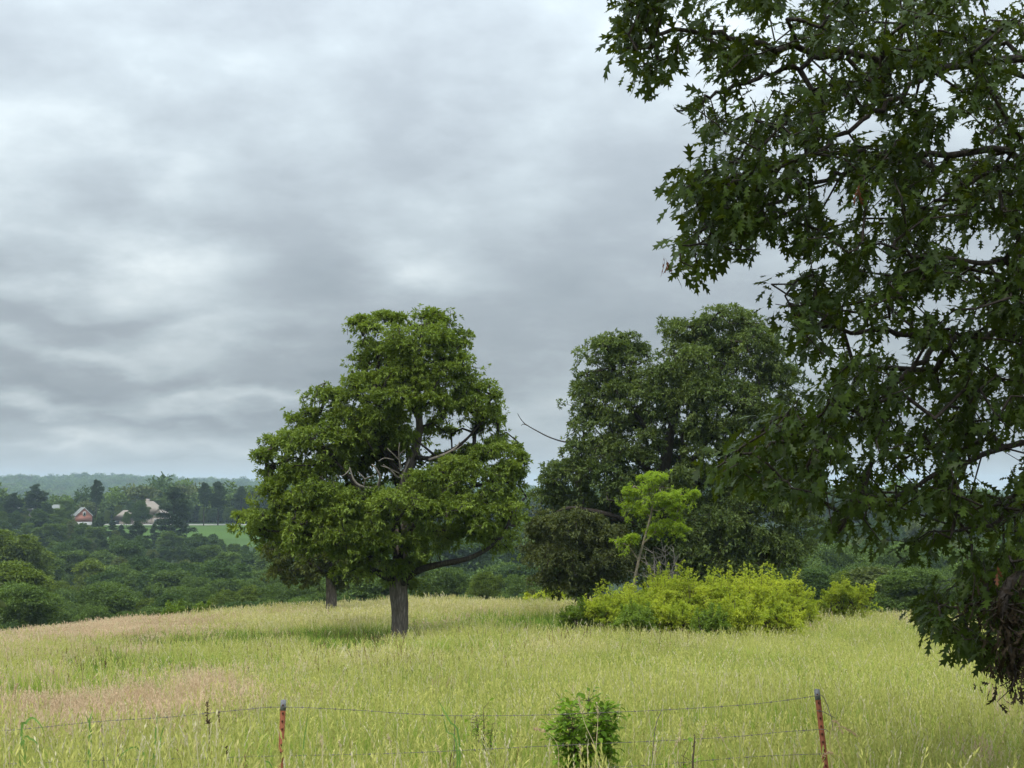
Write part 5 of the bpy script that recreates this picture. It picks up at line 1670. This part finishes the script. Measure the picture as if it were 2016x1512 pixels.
    P, par, lim = attach(P, par, lim, U, .7, .14, sag=.02)
    rad = pipe_radii(par, len(P), .0030, .45)
    ids = np.arange(len(P)); free = ids >= nfix
    rad[free] = np.minimum(rad[free], .022)
    for li, b in enumerate(accs):
        edge_tubes(b, P, par, rad, ids[free & (lim == li)], 4)
        b.obj('branch', M['red_oak_bark'], root)
    rest = Acc()
    edge_tubes(rest, P, par, rad, ids[free & (lim == -1)], 4)
    if rest.n:
        rest.obj('twigs', M['red_oak_bark'], root, kind='stuff')

    # leaves in frame: true lobed outlines
    k = 7
    nL = n_in * k
    tipd = unit(C - np.array([bx, by, EYE + 1.5]) * np.array([1, 1, 1]))
    org = np.repeat(C, k, 0) + rng.normal(0, .05, (nL, 3))
    td = np.repeat(tipd, k, 0)
    Y = unit(td * .40 + rng.normal(0, .50, (nL, 3)) + np.array([0, 0, -.48]))
    up = unit(rng.normal(0, .55, (nL, 3)) + np.array([0, 0, 1.0]) + td * .25)
    X = unit(np.cross(Y, up)); Z = np.cross(X, Y)
    S = rng.uniform(.065, .130, nL) * rng.choice([1, 1, 1.12], nL)
    tv = rng.integers(0, 4, nL)
    cen = org + Y * (S * .5)[:, None]
    qx, qy = project(cen)
    area = S ** 2 * np.abs((Z * unit(cen - np.array([0, 0, EYE]))).sum(1)) / np.linalg.norm(cen, axis=1) ** 2
    dist = cen[:, 1]
    vis = (qx > 5) & (qx < 2011) & (qy > 5) & (qy < 1507)
    cell = (qx // 14).astype(int) * 1000 + (qy // 14).astype(int)
    o_ = np.argsort(dist); seen = set(); front = np.zeros(nL, bool)
    for i in o_:
        if vis[i] and cell[i] not in seen:
            seen.add(cell[i]); front[i] = True
    cand = np.where(front)[0]
    pick = cand[np.argsort(-area[cand])[:300]]
    sel = np.ones(nL, bool); sel[pick] = False
    fol = Acc()
    for v in range(4):
        Vt, Ft = OAK_T[v]
        s = sel & (tv == v); mm = int(s.sum())
        W = org[s][:, None] + S[s][:, None, None] * (Vt[None, :, 0:1] * X[s][:, None] + Vt[None, :, 1:2] * Y[s][:, None] + Vt[None, :, 2:3] * Z[s][:, None])
        fol.add(W.reshape(-1, 3), (Ft[None] + (np.arange(mm) * len(Vt))[:, None, None]).reshape(-1, 4))
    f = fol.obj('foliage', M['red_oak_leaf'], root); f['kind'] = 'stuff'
    meshes = []
    for v in range(4):
        a = Acc(); a.add(*OAK_T[v])
        meshes.append(a.mesh('leaf', M['red_oak_leaf']))
    for i in pick:
        o = bpy.data.objects.new('leaf', meshes[tv[i]])
        COL.objects.link(o); o.parent = root
        m4 = Matrix([[X[i][r] * S[i], Y[i][r] * S[i], Z[i][r] * S[i], org[i][r] - base[r]] for r in range(3)] + [[0, 0, 0, 1]])
        o.matrix_local = m4
    # crown beyond the frame
    far_c = Acc()
    un = unit(U - np.array([5.6, 10.6, EYE + 3.6]))
    tufts(far_c, U + rng.normal(0, .08, U.shape), un, 9, .17, .10, .25)
    tufts(far_c, U + rng.normal(0, .16, U.shape), un, 7, .17, .10, .25)
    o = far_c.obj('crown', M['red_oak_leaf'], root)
    # withered hanging branch low on the right
    w = Acc()
    path = smooth_path(A((2035, 1125, 9.9), (1985, 1150, 9.7), (1975, 1200, 9.6), (1985, 1260, 9.6), (2000, 1330, 9.6)), 16)
    tube(w, path, np.linspace(.042, .008, 16), 7, lump=.15)
    sp = []
    for i in range(150):
        q = path[int(rng.integers(4, 16))]
        e_ = q + rng.normal(0, 1, 3) * [.085, .09, .085] + [0.03, 0, -.03]
        if i % 4 == 0:
            tube(w, [q, (q + e_) / 2 + rng.normal(0, .02, 3), e_], [.006, .004, .002], 4)
        sp.append(e_)
    w.obj('dead_branch', M['red_oak_bark'], root, label='dead branch stub hanging with withered leaves')
    sp = np.array(sp); wl = Acc()
    n3 = len(sp) * 3
    org = np.repeat(sp, 3, 0) + rng.normal(0, .035, (n3, 3))
    Y = unit(rng.normal(0, .45, (n3, 3)) + [0, 0, -.9]); X = unit(np.cross(Y, rng.normal(0, 1, (n3, 3)))); Z = np.cross(X, Y)
    for i in range(n3):
        Vt, Ft = OAK_T[i % 4]
        Vt = Vt * [.62, 1, 1.8]
        s_ = rng.uniform(.05, .11)
        wl.add(org[i] + s_ * (Vt[:, :1] * X[i] + Vt[:, 1:2] * Y[i] + Vt[:, 2:] * Z[i]), Ft)
    o = wl.obj('withered_foliage', M['withered_leaf'], root); o['kind'] = 'stuff'; o['label'] = 'shrivelled brown leaves'
    # the small russet bunch at the crown's left tip, and another inside
    for (px_, py_, d_, cnt) in ((1312, 512, 8.9, 4), (1690, 378, 9.2, 3), (1972, 1118, 9.5, 2)):
        c = at(px_, py_, d_)
        for i in range(cnt):
            Vt, Ft = OAK_T[i % 4]
            a = Acc()
            Y_ = unit(rng.normal(0, .25, 3) + [0, 0, -1]); X_ = unit(np.cross(Y_, rng.normal(0, 1, 3))); Z_ = np.cross(X_, Y_)
            s_ = rng.uniform(.07, .10)
            a.add(c + rng.normal(0, .02, 3) + s_ * (Vt[:, :1] * .7 * X_ + Vt[:, 1:2] * Y_ + Vt[:, 2:] * 1.5 * Z_), Ft)
            a.obj('leaf', M['russet_leaf'], root, label='dead russet leaf')


red_oak()

# ------------------------------------------------------------------ barbed wire fence
POST_RUST = plain_mat('rusty_post', (0.29, 0.095, 0.042), (0.13, 0.050, 0.030), rough=.85, scale=24, stretch=(1, 1, .25), bump=.3)
POST_TIP = plain_mat('weathered_paint', (0.26, 0.27, 0.28), (0.12, 0.12, 0.13), rough=.7, scale=60)
WIRE = plain_mat('old_wire', (0.12, 0.11, 0.10), (0.24, 0.21, 0.18), rough=.6, scale=40, metal=.3)
STUD = plain_mat('dark_stud', (0.09, 0.035, 0.02), rough=.9)


def fence():
    d = 10.4
    mid = at(1080, 1500, d)
    base = np.array([mid[0], d, G(mid[0], d)])
    root = empty('barbed_wire_fence', base, 'barbed wire fence on two rusty steel posts crossing the foot of the meadow', 'fence')

    def post(p_top, p_low, wd=.036):
        top, low = at(*p_top, d), at(*p_low, d)
        ax = unit(top - low)
        gz = G(low[0], d) - .3
        bot = top + ax * ((gz - top[2]) / ax[2])
        X = unit(np.cross(np.array([0, 1.0, 0]), ax)) * -1
        X = np.array([ax[2], 0, -ax[0]]); Y = np.array([0, 1.0, 0])

        def prism(acc, a, b, cx, cyy, sx, sy):
            V = []
            for e in (a, b):
                for ux, uy in ((-1, -1), (1, -1), (1, 1), (-1, 1)):
                    V.append(e + X * (cx + ux * sx / 2) + Y * (cyy + uy * sy / 2))
            acc.add(V, [[0, 1, 2, 3], [7, 6, 5, 4], [0, 4, 5, 1], [1, 5, 6, 2], [2, 6, 7, 3], [3, 7, 4, 0]])
        tipl = .070
        cut = top - ax * tipl
        a = Acc()
        prism(a, bot, cut, 0, 0, wd, .005); prism(a, bot, cut, 0, .018, .007, .031)
        p = a.obj('post', POST_RUST, root)
        b = Acc()
        prism(b, cut, top, 0, 0, wd + .0008, .0056); prism(b, cut, top, 0, .018, .0076, .031)
        b.obj('painted_tip', POST_TIP, p, off=root.location)
        s = top - ax * .035; i = 0
        while (s - bot) @ ax > .5:
            c = Acc()
            prism(c, s - ax * .006, s + ax * .006, 0 if i % 2 else -.001, -.006, .010, .008)
            c.obj('stud', STUD, p, off=root.location)
            s = s - ax * .052; i += 1
        return top, ax
    post((558, 1378), (552, 1512))
    t2, ax2 = post((1608, 1357), (1626, 1512))
    strands = [[(-260, 1452), (0, 1439), (200, 1420), (330, 1412), (470, 1398), (555, 1392), (700, 1398), (800, 1405), (900, 1409), (1050, 1408), (1180, 1403), (1300, 1398), (1460, 1388), (1560, 1377), (1609, 1369)],
               [(-260, 1506), (0, 1504), (200, 1497), (380, 1493), (555, 1488), (750, 1484), (895, 1478), (1050, 1470), (1200, 1463), (1290, 1459), (1450, 1450), (1540, 1441), (1618, 1436)],
               [(-260, 1560), (200, 1552), (555, 1541), (900, 1524), (1250, 1508), (1450, 1492), (1540, 1487), (1624, 1484)]]
    for st in strands:
        pts = smooth_path([at(x, y, d - .022) for x, y in st], 700)
        seg = np.r_[0, np.cumsum(np.linalg.norm(np.diff(pts, axis=0), axis=1))]
        a = Acc()
        for ph in (0, math.pi):
            an = seg / .045 * 2 * math.pi + ph
            hel = pts + np.stack([0 * an, np.cos(an), np.sin(an)], -1) * .0014
            tube(a, hel, .0011, 4)
        w = a.obj('wire_strand', WIRE, root)
        b = Acc()
        s = .05
        while s < seg[-1] - .03:
            c = np.array([np.interp(s, seg, pts[:, q]) for q in range(3)])
            tube(b, [c - [.006, 0, 0], c + [.006, 0, 0]], .0042, 6)
            for q in range(2):
                a_ = rng.random() * 3.14
                v = np.array([rng.normal(0, .25), math.cos(a_), math.sin(a_)]); v = unit(v) * .014
                off = np.array([(-.003, .003)[q], 0, 0])
                tube(b, [c - v + off, c + off * 0, c + v + off], [.0006, .0016, .0006], 4)
            s += .115 + rng.normal(0, .006)
        o = b.obj('barbs', WIRE, w, off=root.location); o['kind'] = 'stuff'
    for st in ([(200, 1420), (202, 1460), (206, 1530)], [(896, 1409), (894, 1470), (893, 1540)], [(1303, 1398), (1292, 1425), (1286, 1470), (1284, 1540)]):
        pts = smooth_path([at(x, y, d - .03) for x, y in st], 60)
        a = Acc()
        for ph in (0, math.pi):
            an = np.linspace(0, 30, 60) + ph
            tube(a, pts + np.stack([np.cos(an), np.sin(an), 0 * an], -1) * .0016, .0017, 4)
        a.obj('wire_stay', WIRE, root)
    loose = [[(1606, 1370), (1618, 1369), (1626, 1382), (1632, 1398), (1637, 1415), (1640, 1440)], [(1608, 1399), (1620, 1401), (1632, 1407), (1643, 1413)], [(1612, 1436), (1625, 1436), (1631, 1441)], [(1616, 1484), (1630, 1483)]]
    for st in loose:
        a = Acc()
        tube(a, smooth_path([at(x, y, d - .03) for x, y in st], 14), .0026, 5)
        a.obj('loose_wire', WIRE, root)


fence()


# ------------------------------------------------------------------ plants at the foot of the picture
def strip(acc, pts, w, face=(0, -1, 0), n=12, fold=.25):
    """a grass blade: folded ribbon tapering to its tip"""
    pp = smooth_path(pts, n)
    T = unit(np.gradient(pp, axis=0))
    S_ = unit(np.cross(T, np.array(face, float)))
    Nn = np.cross(S_, T)
    t = np.linspace(0, 1, n)
    ww = (w / 2 * np.minimum(1, t * 3 + .55) * (1 - t ** 2.2))[:, None]
    V = np.concatenate([pp - S_ * ww + Nn * ww * fold, pp, pp + S_ * ww + Nn * ww * fold])
    i = np.arange(n - 1)
    acc.add(V, np.concatenate([np.stack([i, i + 1, n + i + 1, n + i], -1), np.stack([n + i, n + i + 1, 2 * n + i + 1, 2 * n + i], -1)]))


BROAD = grass_mat('broad_blade', (0.10, 0.21, 0.035), (0.22, 0.36, 0.09), .35)


def tall_blades(label, stems, d=10.1):
    x = at(stems[0][0][0], 1500, d)[0]
    base = np.array([x, d, G(x, d)])
    r = empty('tall_grass_plant', base, label, 'grass plant')
    for s, w in [(q[:-1], q[-1]) for q in stems]:
        a = Acc()
        p0 = at(s[0][0], s[0][1], d)
        pts = [np.array([p0[0] + rng.normal(0, .01), d, base[2]])] + [at(u, v, d + rng.normal(0, .03)) for u, v in s]
        strip(a, pts, w, (rng.normal(0, .25), -1, .2), n=16)
        a.obj('blade', BROAD, r)


tall_blades('arching broad green grass blades before the wire at the far left', [((42, 1455), (50, 1425), (64, 1413), (80, 1428), (90, 1450), .018), ((44, 1480), (62, 1456), (76, 1470), (78, 1500), .016), ((50, 1500), (56, 1470), .014), ((48, 1505), (45, 1470), .012)])
tall_blades('upright green grass shoots with spiky tips just left of the leftmost wire stay', [((176, 1460), (174, 1420), (165, 1402), .014), ((176, 1450), (178, 1415), (184, 1395), .014), ((178, 1470), (176, 1430), (177, 1408), .018)])
tall_blades('broad green blades midway between the leftmost stay and the left post', [((300, 1512), (312, 1480), (318, 1445), (326, 1425), .018), ((306, 1480), (309, 1420), (309, 1395), .012), ((286, 1520), (278, 1480), (262, 1471), (240, 1485), (225, 1508), .017)])
tall_blades('leaning green blades between the left post and the middle stay', [((905, 1470), (885, 1420), (868, 1388), (860, 1372), .013), ((900, 1480), (880, 1440), (872, 1405), .012)])
tall_blades('green grass blades leaning left at the foot of the rusty left post', [((538, 1530), (515, 1495), (498, 1462), .013), ((596, 1500), (603, 1430), (607, 1404), .010)])

DOCK = plain_mat('dock_seed', (0.10, 0.05, 0.03), (0.05, 0.025, 0.018), scale=40)
STRAW = plain_mat('straw_stalk', (0.62, 0.52, 0.32), (0.48, 0.38, 0.22), scale=30)
TANSEED = plain_mat('tan_seed', (0.60, 0.44, 0.27), (0.42, 0.28, 0.17), scale=30)


def stalk(name, label, pts, d, mat, r0=.003, head=(.5, 1.0), hw=.010, cat='seed stalk', n_seed=26, group=None):
    P0 = at(pts[0][0], pts[0][1], d)
    base = np.array([P0[0], d, G(P0[0], d)])
    r = empty(name, base, label, cat, group)
    pp = smooth_path([base] + [at(x, y, d) for x, y in pts], 30)
    a = Acc(); tube(a, pp, np.linspace(r0, r0 * .4, 30), 5); a.obj('stem', mat, r)
    b = Acc()
    lo, hi = [int(29 * (.55 + .45 * q)) for q in head]
    for i in range(n_seed):
        q = pp[int(rng.integers(lo, hi + 1))] + rng.normal(0, .002, 3)
        e = unit(rng.normal(0, .7, 3) + [0, 0, .9])
        s_ = unit(np.cross(e, rng.normal(0, 1, 3)))
        l = hw * rng.uniform(1.1, 2.2)
        tube(b, [q, q + e * l * .5 + s_ * .001, q + e * l], [.001, hw * .28, .0005], 4)
    b.obj('seed_head', mat, r)


stalk('dock_stalk', 'dark brown seed stalk standing against the wire left of the left post', [(412, 1460), (409, 1420), (407, 1384)], 10.3, DOCK, n_seed=50, head=(.0, 1.0), hw=.012)
stalk('dock_stalk', 'shorter dark seed stalk just left of the rusty left post', [(436, 1470), (433, 1430), (430, 1402)], 10.35, DOCK, n_seed=22, hw=.008)
stalk('dock_stalk', 'blackish seed stalk at the bottom edge left of the left post', [(449, 1520), (447, 1490), (446, 1470)], 10.1, DOCK, n_seed=24, hw=.008)
stalk('dead_stalk', 'thick brown broken weed stalk between the small dark bush and the right post', [(1364, 1520), (1366, 1480), (1368, 1450)], 10.0, M['twig'], r0=.009, n_seed=10, cat='weed stalk')
pale = [((1172, 1520), (1177, 1420), (1175, 1386), 'tallest bleached stalk rising out of the leafy bush at the fence'), ((1182, 1520), (1150, 1420), (1138, 1370), 'bleached stalk slanting left through the leafy bush at the fence'),
        ((1333, 1520), (1338, 1460), (1341, 1416), 'straight bleached stalk between the leafy bush and the dark broken stalk'), ((1315, 1520), (1325, 1480), (1338, 1452), 'bleached stalk leaning onto the straight one left of the broken stalk'),
        ((1372, 1520), (1376, 1470), (1390, 1422), 'straw stalk beside the brown broken stalk, bending right'), ((1446, 1512), (1430, 1470), (1408, 1436), 'straw stalk slanting left, midway between broken stalk and right post'),
        ((1290, 1530), (1290, 1490), (1289, 1470), 'short bleached stalk on the foot of the rightmost wire stay'), ((1143, 1530), (1144, 1495), (1142, 1470), 'short bleached stalk at the dark foot of the leafy bush'),
        ((773, 1530), (770, 1470), (764, 1448), 'pale seed head halfway between left post and middle stay'), ((676, 1520), (672, 1480), (667, 1460), 'pale seed head a little right of the left post'),
        ((870, 1530), (868, 1490), (858, 1468), 'pale bent seed stalk just left of the middle stay'), ((636, 1530), (634, 1480), (632, 1450), 'slim pale stalk nearest the right side of the left post')]
for a_, b_, c_, lab in pale:
    stalk('dry_stalk', lab, [a_, b_, c_], 10.0 + rng.uniform(0, .25), STRAW, group='bleached stalks along the fence', n_seed=26, r0=.0035)
arch = [((1640, 1560), (1634, 1450), (1650, 1430), (1672, 1440), (1690, 1452), 'tan drooping seed head arching right beside the right post'), ((1668, 1540), (1650, 1460), (1640, 1425), (1648, 1424), (1660, 1446), 'tan drooping seed head closest to the right post'),
        ((1672, 1540), (1660, 1500), (1645, 1486), (1630, 1484), (1619, 1490), 'pale grass stem bending left across the right post'), ((1100, 1540), (1098, 1470), (1080, 1445), (1062, 1438), (1050, 1436), 'tan grass head bending left beside the leafy bush')]
for *pts, lab in arch:
    stalk('drooping_grass', lab, pts, 10.1, TANSEED, r0=.0022, n_seed=46, hw=.010, head=(.35, 1.0), group='drooping grass heads by the fence')
stalk('rosy_stalk', 'reddish seed stalks rising above the grass at the far left', [(20, 1450), (22, 1380), (34, 1348)], 10.8, TANSEED, n_seed=40, hw=.010)


def leafy_bush(name, label, px, py_top, d, wpx, n_leaf, Ls=.055, leafcol='bush_leaf', extra=0):
    pt = at(px, py_top, d)
    base = np.array([pt[0], d, G(pt[0], d)])
    H = pt[2] - base[2]; wr = wpx * d / F
    r = empty(name, base, label, 'shrub')
    t = np.linspace(0, 1, 8)
    # lanceolate leaf
    half = np.array([0, .16, .25, .27, .22, .13, .05, 0])
    V = np.concatenate([np.stack([0 * t, t, -.25 * t ** 2], -1), np.stack([half, t, half * .35 - .25 * t ** 2], -1), np.stack([-half, t, half * .35 - .25 * t ** 2], -1)])
    i = np.arange(7)
    Ft = np.concatenate([np.stack([i, 8 + i, 9 + i, i + 1], -1), np.stack([i, i + 1, 17 + i, 16 + i], -1)])
    a = Acc(); a.add(V, Ft)
    me = a.mesh('leaf', M[leafcol])
    st = Acc(); spots = []
    for s in range(13 if extra else 9):
        a_ = s * 2.4 + rng.random(); q = wr * rng.uniform(.3, 1.0) if s else 0
        h = H * (1 - (.18 if extra else .30) * (q / wr) ** 1.3) * rng.uniform(.88, 1.0)
        pp = smooth_path([base, base + [math.cos(a_) * q * .35, math.sin(a_) * q * .35, h * .5], base + [math.cos(a_) * q, math.sin(a_) * q, h]], 16)
        tube(st, pp, np.linspace(.007, .002, 16), 5)
        for j in range(4, 16):
            for b_ in range(9 if extra else 3):
                v = unit(rng.normal(0, 1, 3) * [1, 1, .4] + [math.cos(a_) * .5, math.sin(a_) * .5, .3]) * rng.uniform(.05, .14)
                tube(st, [pp[j], pp[j] + v], [.002, .001], 3)
                spots += [(pp[j] + v * f, unit(v)) for f in (.4, .7, 1.0)]
    st.obj('stem', M['twig'], r)
    perm = rng.permutation(len(spots))
    if extra:
        fa = Acc()
        for i in perm[n_leaf:n_leaf + extra]:
            p, v = spots[i]
            Y = unit(v + rng.normal(0, .55, 3) + [0, 0, -.05]); up = unit(rng.normal(0, .4, 3) + [0, 0, 1]); X = unit(np.cross(Y, up)); Z = np.cross(X, Y)
            S_ = Ls * rng.uniform(.6, 1.1)
            fa.add(p + S_ * (V[:, :1] * X + V[:, 1:2] * Y + V[:, 2:] * Z), Ft)
        o = fa.obj('foliage', M[leafcol], r); o['kind'] = 'stuff'
    idx = perm[:n_leaf]
    for i in idx:
        p, v = spots[i]
        Y = unit(v + rng.normal(0, .55, 3) + [0, 0, -.05]); up = unit(rng.normal(0, .4, 3) + [0, 0, 1]); X = unit(np.cross(Y, up)); Z = np.cross(X, Y)
        S_ = Ls * rng.uniform(.7, 1.35)
        o = bpy.data.objects.new('leaf', me); COL.objects.link(o); o.parent = r
        o.matrix_local = Matrix([[X[k] * S_ * .95, Y[k] * S_, Z[k] * S_, p[k] - base[k]] for k in range(3)] + [[0, 0, 0, 1]])


leafy_bush('leafy_bush', 'leafy green bush growing through the wire between the middle and right stays', 1158, 1350, 10.6, 72, 300, .060, extra=2600)
leafy_bush('small_bush', 'small dark leafy bush at the bottom edge beside the broken weed stalk', 1345, 1468, 10.2, 26, 90, .06)
leafy_bush('small_weed', 'bright green leafy weed in the grass right of the middle stay', 952, 1380, 14.5, 30, 200, .05)
